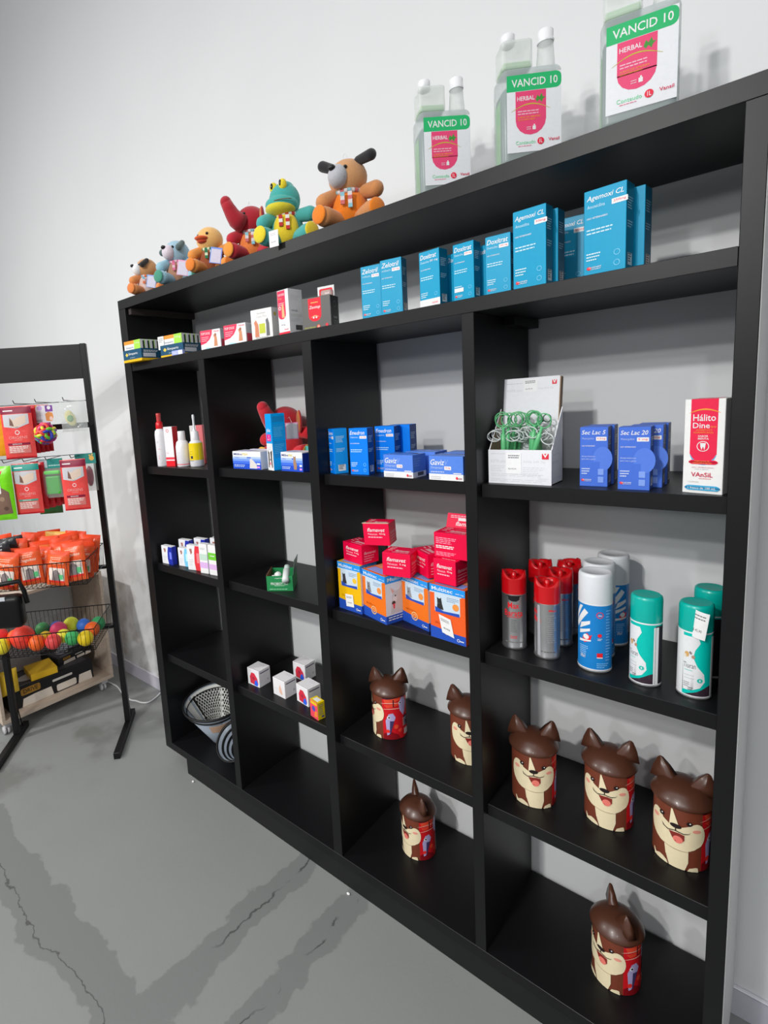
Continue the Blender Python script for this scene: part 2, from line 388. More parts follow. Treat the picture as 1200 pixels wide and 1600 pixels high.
cy('half hidden carton behind the Doxitrat box with the white foot band', -.520, .062, .035, .03, .112, -4, [('T', 'Doxitrat', .1, .84, .8, .09, WHITE, 'bi')])
cy('turquoise Doxitrat carton with white dose patch, middle one of the three in front', -.484, .020, .048, .03, .118, -3, medart('Doxitrat', 'Doxiciclina', '100 mg', tw=.84) + [('R', .06, .16, .5, .23, WHITE)])
cy('half hidden carton behind the middle Doxitrat box', -.452, .058, .04, .03, .112, -3, [('T', 'Doxitrat', .1, .84, .8, .09, WHITE, 'bi')])
cy('turquoise Doxitrat carton close to the left side of the first tall Agemoxi box', -.412, .020, .051, .03, .116, 3, medart('Doxitrat', 'Doxiciclina', '200 mg', tw=.84))
cy('tall turquoise Agemoxi CL carton standing left of the shadowed one', -.355, .020, .064, .034, .149, -3, medart('Agemoxi CL', 'Amoxicilina', '50mg', tw=.88, th=.075, dosex=.66))
cy('tall carton tucked close behind the left tall Agemoxi box', -.342, .060, .060, .034, .146, -3, [])
cy('Agemoxi CL carton set deep in the shadow between the two tall pairs', -.322, .150, .062, .034, .148, 4, medart('Agemoxi CL', 'Amoxicilina', '50mg', tw=.88, th=.075, dosex=.66))
cy('largest turquoise Agemoxi CL carton, nearest the right end panel', -.226, .020, .069, .040, .148, -5, medart('Agemoxi CL', 'Amoxicilina', '250mg', tw=.88, th=.075, dosex=.66))
cy('tall carton tucked close behind the rightmost Agemoxi box', -.204, .066, .066, .038, .145, -5, [])

# small boxes at the left end of the long shelf
def display(label, loc, w, d, h, ang, ncart, tagged):
    r = empty('display_box', loc, label, 'display box', 'navy display boxes on the long shelf', math.radians(ang))
    NAVY = (22, 70, 98); q = MB(); t = .0015
    q.box(0, 0, 0, w, d, t, P((240, 190, 20))); q.box(0, 0, t, w, t, h, P(NAVY)); q.box(w - t, t, t, w, d, h, P(NAVY)); q.box(0, t, t, t, d, h, P(NAVY)); q.box(0, d - t, t, w, d, h * 1.2, P(NAVY))
    art(q, Plane((0, 0, 0), (1, 0, 0), (0, 0, 1), w, h), [('R', 0, 0, 1, .2, (240, 190, 20)), ('P', [(.12, .62), (.2, .78), (.28, .62), (.2, .46)], (250, 215, 90)), ('T', 'Simparic', .3, .52, .5, .24, WHITE, 'b'), ('T', 'sarolaner', .36, .3, .28, .1, (200, 215, 225))])
    art(q, Plane((w, 0, 0), (0, 1, 0), (0, 0, 1), d, h), [('R', 0, 0, 1, .2, (240, 190, 20)), ('R', .06, .3, .5, .62, (225, 228, 235)), ('B', .08, .8, .5, 2, .1, .05, WHITE)])
    q.build('tray', r)
    for i in range(ncart):
        bx = 'carton inside the navy display box, %s' % ('at the front' if i == 0 else 'behind another')
        y0 = .004 + i * .021
        c = MB(); c.box(.006, y0, t + .001, w - .008, y0 + .018, h * 1.75, P(WHITE), .0006)
        art(c, Plane((.006, y0, h * .6), (1, 0, 0), (0, 0, 1), w - .014, h * 1.15), [('R', 0, .75, 1, 1, (245, 160, 60)), ('R', .62, 0, 1, 1, (150, 205, 70)), ('T', 'Simparic', .12, .42, .46, .16, (70, 90, 110), 'b'), ('T', '5-10 kg', .66, .7, .28, .14, WHITE, 'b'), ('R', .45, .1, .6, .25, (240, 120, 50))])
        art(c, Plane((w - .008, y0, t), (0, 1, 0), (0, 0, 1), .018, h * 1.7), [('R', .25, .1, .62, .95, (235, 235, 240)), ('R', .62, .1, .99, .95, (40, 42, 48))])
        c.build('carton', r)
    if tagged:
        c = MB(); c.box(-.012, .002, h * .7, .020, .0028, h * 1.75, P(WHITE)); art(c, Plane((-.012, .0018, h * .7), (1, 0, 0), (0, 0, 1), .032, h * 1.05), [('B', .15, .8, .7, 3, .12, .04, (120, 120, 120))]); c.build('price_tag', r)
    return r
display('navy and yellow display box jutting over the left end of the long shelf', (-1.800, -.030, z + .0002), .117, .125, .044, 3, 4, False)
display('navy display box of cartons with a white tag, second from the left end', (-1.625, .020, z + .0002), .122, .125, .044, 6, 4, True)
q = carton('small_box', 'small lilac and white box lying in front of the second navy display box', 'box', (-1.535, .0045, z), .055, .012, .016, 7, (150, 160, 215), {'F': [('R', .6, .1, .98, .9, WHITE), ('B', .05, .6, .5, 2, .3, .1, WHITE)]})
PK = (228, 52, 88)
def topdog(x, y, w, h, ang, label):
    it = [('O', .25, 1.0, .42, .75, PK), ('R', .67, .0, 1, 1, (244, 244, 244))]
    it = [('P', [(0, 1), (.62, 1), (.58, .75), (.46, .52), (.28, .36), (0, .28)], PK), ('T', 'TOP DOG', .04, .78, .46, .12, WHITE, 'bi'), ('B', .06, .64, .36, 3, .09, .03, (250, 200, 210)),
          ('P', [(.66, .15), (.7, .55), (.66, .7), (.74, .78), (.82, .6), (.84, .15)], (190, 130, 95)), ('O', .76, .72, .05, .08, (150, 95, 70)), ('T', 'Vansil', .68, .86, .26, .08, (200, 40, 70), 'b'), ('P', [(.1, .0), (.3, .14), (.55, .08), (.6, 0)], (170, 210, 220))]
    return carton('wormer_box', label, 'medicine box', (x, y, z), w, .045, h, ang, (245, 244, 245), {'F': it, 'R': [('R', .1, .0, .95, .5, (205, 40, 70)), ('R', .1, .5, .95, .95, (185, 190, 195))]}, 'pink and white dewormer cartons')
topdog(-1.386, .020, .082, .063, 14, 'low white carton with pink corner next to the navy display boxes')
topdog(-1.262, .018, .088, .062, 10, 'low white carton with pink corner next to the square white carton of dogs')
carton('wormer_box', 'square white carton showing two dogs round a green panel', 'medicine box', (-1.135, .020, z), .078, .046, .088, 9, (240, 238, 236), {'F': [('T', 'Vermivet', .3, .84, .4, .05, (120, 120, 120)), ('T', 'Canis Plus', .26, .72, .5, .08, (205, 205, 205), 'b'), ('R', .38, .2, .66, .52, (178, 184, 60)),
    ('P', [(.16, .1), (.18, .45), (.14, .58), (.24, .66), (.34, .5), (.36, .1)], (190, 120, 90)), ('P', [(.7, .1), (.72, .45), (.7, .62), (.8, .68), (.86, .5), (.86, .1)], (95, 95, 100)), ('B', .2, .06, .6, 1, .1, .02, (120, 120, 120))], 'R': [('O', .35, .8, .15, .07, (190, 165, 90))]}, 'cartons in the middle of the long shelf')
carton('wormer_box', 'tall white carton with red arch and dog, left of the grey open box', 'medicine box', (-1.018, .018, z), .046, .054, .122, -4, (242, 242, 244), {
    'F': [('RR', .03, .35, .72, .985, .3, PK), ('R', .03, .6, .72, .985, PK), ('T', 'TOP DOG', .08, .87, .58, .05, WHITE, 'b'), ('T', '10 kg', .1, .79, .3, .04, (250, 210, 120)), ('B', .12, .7, .5, 2, .04, .015, (250, 200, 210)), ('C', .2, .6, .11, WHITE, .05), ('P', [(.36, .38), (.38, .62), (.46, .72), (.56, .64), (.62, .38)], (235, 180, 130)), ('T', '30 kg', .25, .2, .35, .04, (90, 90, 110)), ('R', 0, 0, 1, .06, (210, 40, 60)), ('T', 'Vansil', .5, .1, .35, .03, (200, 40, 70), 'b')],
    'R': [('B', .15, .85, .7, 4, .03, .01, (190, 190, 195)), ('T', 'VANSIL', .15, .5, .5, .04, (120, 120, 130), 'b'), ('R', .1, .38, .9, .45, (228, 228, 228)), ('R', .42, .09, .9, .2, (70, 70, 70)), ('B', .1, .34, .7, 3, .03, .01, (190, 190, 195))]}, 'cartons in the middle of the long shelf')
# grey open carton with a raised header card
r = empty('display_box', (-.925, .018, z), 'dark grey open carton with red shield print and raised header card', 'display box', None, math.radians(12))
q = MB(); GR = (92, 90, 88); w_, d_, h_ = .085, .05, .084; t = .0015
q.box(0, 0, 0, w_, t, h_, P(GR)); q.box(0, d_ - t, 0, w_, d_, h_, P(GR)); q.box(0, t, 0, t, d_ - t, h_, P(GR)); q.box(w_ - t, t, 0, w_, d_ - t, h_, P((30, 30, 30))); q.box(t, t, 0, w_ - t, d_ - t, t, P(GR))
SH = [('RR', .22, .25, .68, .97, .2, (214, 30, 48)), ('R', .22, .6, .68, .97, (214, 30, 48)), ('T', 'Zeotop', .25, .62, .4, .12, WHITE, 'bi'), ('B', .32, .82, .26, 1, .1, .03, (250, 200, 110)), ('A', .3, .6, .38, .06, .03, (250, 170, 120)), ('C', .4, .37, .03, WHITE), ('C', .5, .37, .03, WHITE)]
art(q, Plane((0, 0, 0), (1, 0, 0), (0, 0, 1), w_, h_), SH + [('T', 'Suporte Vitaminico', .05, .04, .42, .06, (190, 190, 60), 'i'), ('C', .56, .08, .06, (235, 95, 45)), ('T', '30', .53, .05, .06, .06, WHITE, 'b'), ('O', .86, .1, .05, .05, (200, 50, 60))])
art(q, Plane((w_, 0, 0), (0, 1, 0), (0, 0, 1), d_, h_), [('R', 0, 0, .06, 1, (200, 200, 200)), ('C', .55, .75, .16, (110, 110, 110), .03), ('T', 'Vetnil', .35, .3, .4, .08, (190, 190, 190), 'b'), ('B', .35, .22, .5, 4, .05, .018, (120, 120, 120))])
q.build('carton_body', r)
q = MB(); q.box(.024, d_ - .0005, h_ - .01, .075, d_ + .0012, h_ + .034, P(WHITE)); art(q, Plane((.024, d_ - .0007, h_ - .01), (1, 0, 0), (0, 0, 1), .051, .044), [('RR', .1, .0, .9, .86, .08, (214, 30, 48)), ('T', 'Zeotop', .14, .32, .7, .28, WHITE, 'bi'), ('B', .3, .7, .4, 1, .1, .05, (250, 200, 110))]); q.build('header_card', r)
q = MB(); q.box(.052, .012, h_ + .001, .084, .030, h_ + .016, M((175, 175, 170), .3, 0, 'foil', .55), .003); art(q, Plane((.052, .0119, h_), (1, 0, 0), (0, 0, 1), .032, .016), [('T', 'Vetnil', .4, .3, .4, .3, WHITE, 'b')]); e = tag(q.build('treat_sachet', None, (-.925, .018, z), math.radians(12)), 'clear sachet lying on the rim of the dark grey open carton', 'sachet')

# ---- column 4, upper compartment
z = 1.2928
r = empty('display_box', (-.423, .044, z), 'white cardboard counter display with slanted sides and tall header card', 'display box')
q = MB(); W_, D_ = .133, .071; h0 = .074; t = .002; CW = P((236, 237, 242)); BR = M((150, 128, 108), .8, 0, 'card')
q.box(0, 0, 0, W_, t, h0, CW); q.box(0, t, 0, W_, D_, t, CW)
for x in (0, W_ - t):
    pr = [(0, 0), (D_, 0), (D_, .160), (.004, h0)]
    vs = [(x, a, b) for a, b in pr] + [(x + t, a, b) for a, b in pr]; q.add(vs, [(0, 1, 2, 3)], BR if x else CW); q.add(vs, [(7, 6, 5, 4)], CW if x else BR); q.add(vs, [(0, 4, 5, 1), (1, 5, 6, 2), (2, 6, 7, 3), (3, 7, 4, 0)], CW)
q.box(0, D_ - t, 0, W_, D_, .095, CW)
vlogo = lambda x, y: [('R', x, y, x + .1, y + .14, (200, 40, 60)), ('P', [(x + .01, y + .14), (x + .05, y + .02), (x + .09, y + .14), (x + .065, y + .14), (x + .05, y + .08), (x + .035, y + .14)], WHITE), ('R', x, y - .02, x + .1, y, (200, 60, 75))]
G1 = (176, 178, 182); G2 = (110, 110, 115)
fa = [('T', 'BUSTER tablet', .04, .62, .25, .09, G1, 'l'), ('T', 'Safety Soft Tip', .57, .61, .34, .09, G1, 'l'), ('B', .04, .52, .24, 4, .05, .012, G1), ('B', .56, .48, .34, 5, .055, .012, G1), ('B', .04, .28, .84, 2, .05, .010, G1), ('B', .8, .17, .15, 1, .05, .012, G1), ('B', .04, .12, .9, 2, .05, .008, (200, 200, 205)), ('B', .04, .88, .24, 1, .05, .012, G1),
      ('R', .3, .3, .54, .92, (243, 243, 244)), ('B', .33, .82, .18, 2, .06, .03, G2), ('T', 'R$ 49,90', .33, .42, .13, .045, G2, 'b')] + vlogo(.86, .76)
art(q, Plane((0, 0, 0), (1, 0, 0), (0, 0, 1), W_, h0), fa)
art(q, Plane((W_, 0, 0), (0, 1, 0), (0, 0, 1), D_, .08), [('B', .1, .78, .7, 1, .1, .01, G1), ('T', 'BUSTER', .1, .55, .5, .06, G1, 'l'), ('B', .1, .15, .8, 1, .1, .012, (170, 175, 200))])
q.build('tray', r)
q = MB(); T = Matrix.Translation((0, D_, .05)) @ Matrix.Rotation(math.radians(-8), 4, 'X')
q.box(.000, 0, 0, W_ - .013, .0022, .178, CW, 0, T); q.box(W_ - .013, .0, .06, W_ - .011, .016, .177, BR, 0, T)
class TF(Plane):
    def __call__(s, a, b, l): return T @ Plane.__call__(s, a, b, l)
art(q, TF((.0, 0, 0), (1, 0, 0), (0, 0, 1), W_ - .013, .178), [('B', .04, .93, .3, 1, .05, .008, G1), ('T', 'BUSTER tablet', .06, .83, .28, .03, G1, 'l'), ('T', 'Easy Soft Tip', .64, .84, .26, .03, G1, 'l'), ('R', .37, .82, .61, .975, (243, 243, 244)), ('B', .39, .95, .19, 2, .02, .01, G2), ('T', 'R$ 49,90', .4, .85, .13, .016, G2, 'b')] + [('R', .87, .90, .95, .955, (200, 40, 60)), ('P', [(.878, .955), (.91, .91), (.942, .955), (.922, .955), (.91, .93), (.898, .955)], WHITE)])
q.build('header_card', r)
# pill givers in the display
GP = M((96, 186, 124), .3); WP = M((215, 222, 222), .25, 0, 'flat', .8); GD = M((60, 110, 85), .35)
def piller(label, loc, rot, first=None):
    if first: 
        n = dup(first, loc, 0, label); n.rotation_euler = rot; return n
    r = empty('pill_giver', loc, label, 'pill giver', 'green and clear pill givers in the white display', rot=rot)
    q = MB(); q.lathe([(.0, -.05), (.0052, -.05), (.0055, .0), (.0055, .028), (.003, .03), (.003, .042), (0, .042)], GP, 14); q.build('barrel', r)
    q = MB(); q.tube([(.0155 * math.cos(a), 0, .057 + .0150 * math.sin(a)) for a in [2 * PI * i / 20 for i in range(20)]], .0014, GP, 6, True); q.build('plunger_ring', r)
    q = MB()
    for s in (-1, 1): q.tube([(s * (.019 + .0145 * math.cos(a)), 0, .024 + .0115 * math.sin(a)) for a in [2 * PI * i / 18 for i in range(18)]], .0014, WP, 6, True)
    q.build('finger_ring', r)
    return r
p0 = None
spots = [(.030, .010, 0), (.034, .018, .1), (.029, .026, -.12), (.036, .034, .18), (.040, .042, .1), (.034, .050, .24), (.044, .058, .15),
         (.098, .012, .35), (.088, .022, .12), (.083, .030, .05), (.092, .038, -.1), (.080, .046, .0), (.090, .054, -.14)]
lab = ['green pill giver at the very front of the left bunch in the white display', 'green pill giver leaning right at the very front of the right bunch in the display']
for i, (x, y, tl) in enumerate(spots):
    lb = lab[0] if i == 0 else lab[1] if i == 7 else 'green and clear pill giver packed among others in the white display'
    o = piller(lb, (-.423 + x, .044 + y, z + .079 + (i % 3) * .002), (0.02, tl, .15 if i < 7 else -.25), p0)
    if p0 is None: p0 = o
r = empty('pill_giver', (-.347, .10, z + .121), 'slim dark green pill giver lying aslant above the others with its ring up', 'pill giver', rot=(0, math.radians(62), 0))
q = MB(); q.lathe([(0, -.028), (.0012, -.028), (.0012, .0), (.003, .001), (.003, .024), (.0015, .026), (0, .026)], GD, 10); q.build('barrel', r)
q = MB(); q.tube([(.008 * math.cos(a), 0, .034 + .008 * math.sin(a)) for a in [2 * PI * i / 16 for i in range(16)]], .0012, GD, 6, True); q.build('plunger_ring', r)
# Sec Lac
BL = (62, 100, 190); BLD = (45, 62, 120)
def sec(label, x, y, num, dose, ang, art_=True, w=.0485, g='blue Sec Lac cartons'):
    it = [('O', .82, .47, .34, .20, (76, 112, 198)), ('R', .45, .3, .72, .42, BL), ('T', 'Sec Lac ' + num, .06, .875, .86, .07, WHITE, 'bi'), ('T', 'Metergolina', .08, .785, .42, .04, (190, 205, 240)), ('RR', .58, .77, .95, .835, .02, WHITE), ('T', dose, .62, .785, .29, .035, (200, 40, 60), 'b'), ('T', 'USO VETERINARIO', .07, .675, .48, .02, WHITE, 'b'), ('T', 'Antiprolactinico', .07, .49, .5, .032, (205, 218, 245)), ('T', 'para caes e gatos', .07, .445, .5, .028, (205, 218, 245)), ('B', .07, .29, .3, 3, .04, .018, (205, 218, 245)), ('RR', .66, .2, .86, .3, .02, (120, 150, 220)), ('RR', .66, .07, .86, .17, .02, (120, 150, 220))] + LOGO(.06, .09, 1.2)
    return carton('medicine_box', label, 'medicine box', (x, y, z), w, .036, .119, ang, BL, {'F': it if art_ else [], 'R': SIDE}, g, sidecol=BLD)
sec('blue Sec Lac 5 carton in front, next to the white counter display', -.241, .060, '5', '0,5mg', 3, w=.0495)
sec('blue carton hidden close behind the Sec Lac 5 box', -.238, .100, '5', '0,5mg', 3, False)
sec('blue Sec Lac 20 carton at the front of its group', -.1695, .043, '20', '5 mg', 2, w=.0515)
sec('blue Sec Lac 20 carton peeping out right behind the front one', -.158, .082, '20', '5 mg', 2, w=.053)
sec('blue carton farthest back behind the Sec Lac 20 boxes', -.152, .122, '20', '5 mg', 2, False)
# Halito Dine
HR = (208, 34, 68)
it = [('R', .16, .42, .83, 1, HR), ('O', .495, .44, .335, .135, (70, 160, 195)), ('O', .495, .455, .335, .125, HR), ('R', .16, .42, .83, .6, HR), ('R', .13, .455, .16, .56, (244, 244, 244)), ('A', .12, .9, .855, .045, .012, (240, 165, 60)),
      ('T', 'H\u00e1lito', .22, .77, .56, .07, WHITE, 'b'), ('T', 'Dine', .22, .695, .42, .058, WHITE, 'b'), ('T', 'Spray', .66, .70, .14, .02, (245, 170, 60), 'b'), ('T', 'ANTISSEPTICO E', .3, .668, .4, .016, (250, 160, 50), 'b'), ('T', 'CLAREANTE BUCAL', .24, .642, .5, .016, (250, 160, 50), 'b'),
      ('T', 'SABOR', .36, .602, .25, .02, WHITE, 'b'), ('T', 'MENTA', .36, .575, .27, .02, WHITE, 'b'), ('C', .49, .505, .155, WHITE, .02), ('P', [(.42, .54), (.56, .54), (.55, .5), (.53, .465), (.5, .5), (.49, .5), (.46, .465), (.43, .5)], WHITE),
      ('RR', .15, .315, .87, .36, .09, HR), ('T', 'Digluconato de', .3, .342, .36, .012, (250, 190, 60), 'b'), ('T', 'Clorexidina (0,1%)', .25, .322, .47, .013, (250, 190, 60), 'b'), ('T', 'USO VETERINARIO', .23, .275, .55, .012, (180, 120, 125)), ('T', 'caes e gatos', .3, .255, .35, .012, (150, 150, 150)), ('T', 'VAnSiL', .22, .18, .54, .048, (178, 34, 60), 'b'), ('B', .42, .16, .3, 1, .1, .006, (200, 110, 110)), ('T', 'CONTEUDO', .14, .118, .28, .012, (160, 160, 160)), ('RR', .07, .035, .95, .088, .1, (60, 150, 190)), ('T', '1 frasco de 100 mL', .15, .048, .7, .024, WHITE, 'b')]
carton('medicine_box', 'tall white and red H\u00e1lito Dine carton beside the right end panel', 'medicine box', (-.0690, .049, z), .0590, .040, .165, -13, (244, 244, 242), {'F': it, 'T': [('R', .16, 0, .83, .99, HR)]})
# ================================================================ aerosols (column 4, second compartment)
z = .8966
TIN = M((205, 205, 206), .30, .9, 'metal'); RED = M((205, 12, 22), .28, 0, '', 1, 0, .3)
def can_parts(r, R, h, capR, caph, body, capm, arts, notch=False, domed=False):
    hb = h - caph
    q = MB(); q.lathe([(0, .001), (R * .8, .001), (R * .9, 0), (R, .002), (R + .0006, .004), (R - .0004, .006), (R - .0004, hb - .005), (R + .0003, hb - .003), (R * .93, hb), (0, hb)], body, 40)
    art(q, Cyl(R - .0003, hb - .012, z0=.007), arts); q.build('can_body', r)
    q = MB(); q.lathe([(R - .001, 0), (R + .0007, .0025), (R + .0003, .0055)], TIN, 40); q.build('bottom_rim', r)
    q = MB()
    if notch:
        q.lathe([(capR, hb - .004), (capR, h - .0164)], capm, 40)
        # the open spray cap: raised horns at two sides with a dip between
        vs = []; fs = []; n = 40
        for i in range(n):
            a = 2 * PI * i / n; up = .008 + .008 * abs(math.sin(a)) ** .6 * (1 if math.cos(a) > -.2 else .55)
            if math.cos(a) > .55: up = .012 * (1 - (math.cos(a) - .55) / .45 * .9)
            zz = h - .016 + up
            vs += [(capR * math.sin(a), -capR * math.cos(a), h - .0165), (capR * .94 * math.sin(a), -capR * .94 * math.cos(a), zz), (capR * .80 * math.sin(a), -capR * .80 * math.cos(a), zz - .0012), (capR * .72 * math.sin(a), -capR * .72 * math.cos(a), h - .018)]
        for i in range(n):
            j = (i + 1) % n
            for k in range(3): fs.append((i * 4 + k, j * 4 + k, j * 4 + k + 1, i * 4 + k + 1))
        q.add(vs, fs, capm, True); q.lathe([(capR * .74, h - .018), (0, h - .018)], capm, 40); q.lathe([(.006, h - .018), (.006, h - .006), (0, h - .005)], capm, 16)
    else:
        q.lathe([(capR * .98, hb - .004), (capR, hb), (capR, h - .008), (capR * .96, h - .003), (capR * .86, h - .0005), (capR * .8, h - (.001 if domed else .0022)), (0, h - (0 if domed else .0022))], capm, 40)
    q.build('cap', r)
def can(label, x, y, R, h, caph, body, capm, arts, face, group, **k):
    r = empty('aerosol_can', (x, y, z), label, 'aerosol can', group, math.radians(face)); can_parts(r, R, h, k.pop('capR', R), caph, body, capm, arts, **k); return r
RD = (205, 30, 40)
mata = [('R', .40, .985, .60, 1.0, (30, 30, 30)), ('P', [(.42, .99), (.58, .99), (.57, .92), (.53, .89), (.47, .89), (.43, .92)], (25, 25, 28)), ('T', 'Max', .42, .75, .15, .12, RD, 'b'), ('T', 'Barata', .37, .60, .25, .12, RD, 'b'), ('T', 'Barata', .40, .60, .001, .001, RD), ('R', .40, .575, .60, .585, RD), ('B', .46, .52, .08, 8, .032, .008, (90, 90, 90)), ('B', .45, .2, .1, 2, .03, .012, RD), ('B', .38, .08, .24, 1, .1, .02, (110, 110, 110))]
mata2 = [('T', 'Max', .30, .80, .10, .10, RD, 'b'), ('T', 'Mata', .40 - .1, .65, .12, .12, RD, 'b'), ('T', 'Max', .52, .88, .1, .04, RD, 'b'), ('B', .5, .8, .12, 14, .04, .008, (150, 150, 152)), ('P', [(.37, .99), (.41, .99), (.42, .0), (.37, .0)], (150, 150, 155)), ('B', .42, .08, .2, 1, .1, .02, (90, 90, 90))]
g = 'red capped silver insecticide cans'
a = can('red capped silver can with large red lettering facing out, leftmost at the front', -.389, .094, .0268, .186, .05, TIN, RED, mata, 20, g, notch=True)
b = can('red capped silver can turned so its plain side shows, in front of two others', -.313, .087, .0268, .183, .052, TIN, RED, mata2, 18, g, notch=True)
dup(a, (-.366, .200, z), .5, 'red capped can at the back against the divider, behind the leftmost one', g)
dup(b, (-.3105, .168, z), .3, 'red capped can directly behind the plain-sided front can', g)
dup(b, (-.3135, .243, z), .9, 'red capped can farthest back next to the white capped blue cans', g)
SB = (20, 112, 178); WC = M((225, 228, 232), .4)
blue = [('R', .0, .0, 1, 1, SB), ('P', [(.34, .97), (.38, .97), (.28, .70), (.24, .70)], WHITE), ('P', [(.40, .93), (.44, .88), (.30, .60), (.27, .66)], WHITE), ('P', [(.36, .70), (.46, .76), (.46, .71), (.34, .60)], WHITE), ('P', [(.34, .58), (.46, .64), (.46, .60), (.34, .52)], WHITE),
        ('P', [(.38, .48), (.43, .56), (.46, .52), (.48, .55), (.46, .44), (.40, .40)], RD), ('O', .42, .50, .03, .04, WHITE), ('P', [(.34, .44), (.47, .46), (.47, .44), (.34, .40)], WHITE), ('C', .55, .86, .035, (190, 50, 80), .008), ('T', '200ml', .532, .84, .036, .03, WHITE, 'b'),
        ('O', .55, .545, .02, .028, RD), ('B', .53, .49, .045, 2, .02, .008, WHITE), ('R', .525, .19, .58, .27, RD), ('R', .525, .19, .58, .205, WHITE), ('B', .35, .34, .1, 5, .03, .012, (150, 200, 235)), ('T', 'SPRAY', .36, .16, .06, .05, WHITE, 'b'), ('B', .525, .1, .12, 3, .03, .012, (120, 180, 220)), ('B', .61, .92, .06, 18, .045, .012, (120, 175, 215)), ('R', 0, 0, 1, .012, WHITE)]
g = 'white capped blue aerosol cans'
a = can('tall blue aerosol can with plain white cap standing foremost of its row', -.217, .089, .0318, .214, .062, M((225, 228, 232), .35), WC, blue, 12, g)
dup(a, (-.228, .160, z), .8, 'white capped blue can in the middle of the row of three', g)
dup(a, (-.218, .238, z), 1.4, 'white capped blue can rearmost beside its shadow on the wall', g)
TL = (0, 172, 160); TC = M((0, 182, 168), .3, 0, '', 1, 0, .2)
swirl = [(.36, .95), (.50, .95), (.52, .86), (.475, .74), (.46, .62), (.50, .48), (.565, .36), (.575, .24), (.53, .14), (.45, .085), (.36, .07)]
teal = [('R', 0, 0, 1, 1, TL), ('P', [(.38, 0), (.70, 0), (.70, .2), (.60, .16), (.50, .07)], (50, 38, 48)), ('P', [(.2, 1), (.36, 1), (.36, .0), (.2, .0)], (236, 238, 240)), ('P', [(.36, 0), (.36, .95)] + swirl[1:], (236, 238, 240)), ('R', .66, 0, 1.0, .98, (40, 36, 42)), ('R', .64, 0, .70, .96, (236, 238, 240)),
        ('T', 'Tiuran', .37, .44, .115, .085, (70, 74, 80), 'l'), ('B', .38, .40, .09, 1, .1, .008, TL), ('B', .38, .32, .1, 2, .05, .008, (160, 160, 165)), ('O', .40, .66, .022, .045, (190, 150, 95)), ('O', .385, .63, .012, .03, (235, 225, 210)), ('O', .46, .63, .016, .028, (160, 125, 105)), ('P', [(.43, .72), (.45, .69), (.44, .66), (.42, .69)], (120, 110, 110)),
        ('C', .525, .26, .026, (50, 180, 165)), ('C', .525, .26, .018, (30, 150, 140), .004), ('T', '1', .519, .245, .012, .03, WHITE, 'b'), ('T', 'cães', .54, .70, .001, .001, WHITE), ('B', .38, .2, .06, 3, .03, .01, (110, 110, 115)), ('B', .42, .12, .05, 2, .03, .012, (90, 90, 95))]
class VT(Cyl): pass
g = 'teal capped dry shampoo cans'
TB = M((236, 238, 240), .35)
a = can('teal capped can with white swirl label standing alone at the front', -.124, .082, .0272, .184, .050, TB, TC, teal, -12, g, domed=True)
q = MB(); f = Cyl(.0274, .13, z0=.008); q2 = [('T', 'Clean', .0, .0, .01, .01, WHITE)]
b = dup(a, (-.045, .084, z), math.radians(16), 'teal capped Tiuran can wearing a white price sticker, foremost at the right', g)
q = MB(); fr = Cyl(.0284, .06, z0=.118); art(q, fr, [('R', .38, .1, .56, .98, (245, 245, 245)), ('B', .40, .82, .14, 2, .1, .04, (110, 110, 110)), ('T', 'R$ 45,90', .42, .3, .1, .10, (60, 60, 60))]); e = q.build('price_tag', b, None, math.radians(-2), (0, math.radians(7), math.radians(-32))); e['label'] = 'white price sticker across cap and label'
dup(a, (-.034, .186, z), math.radians(-60), 'teal capped can standing behind the stickered one', g)

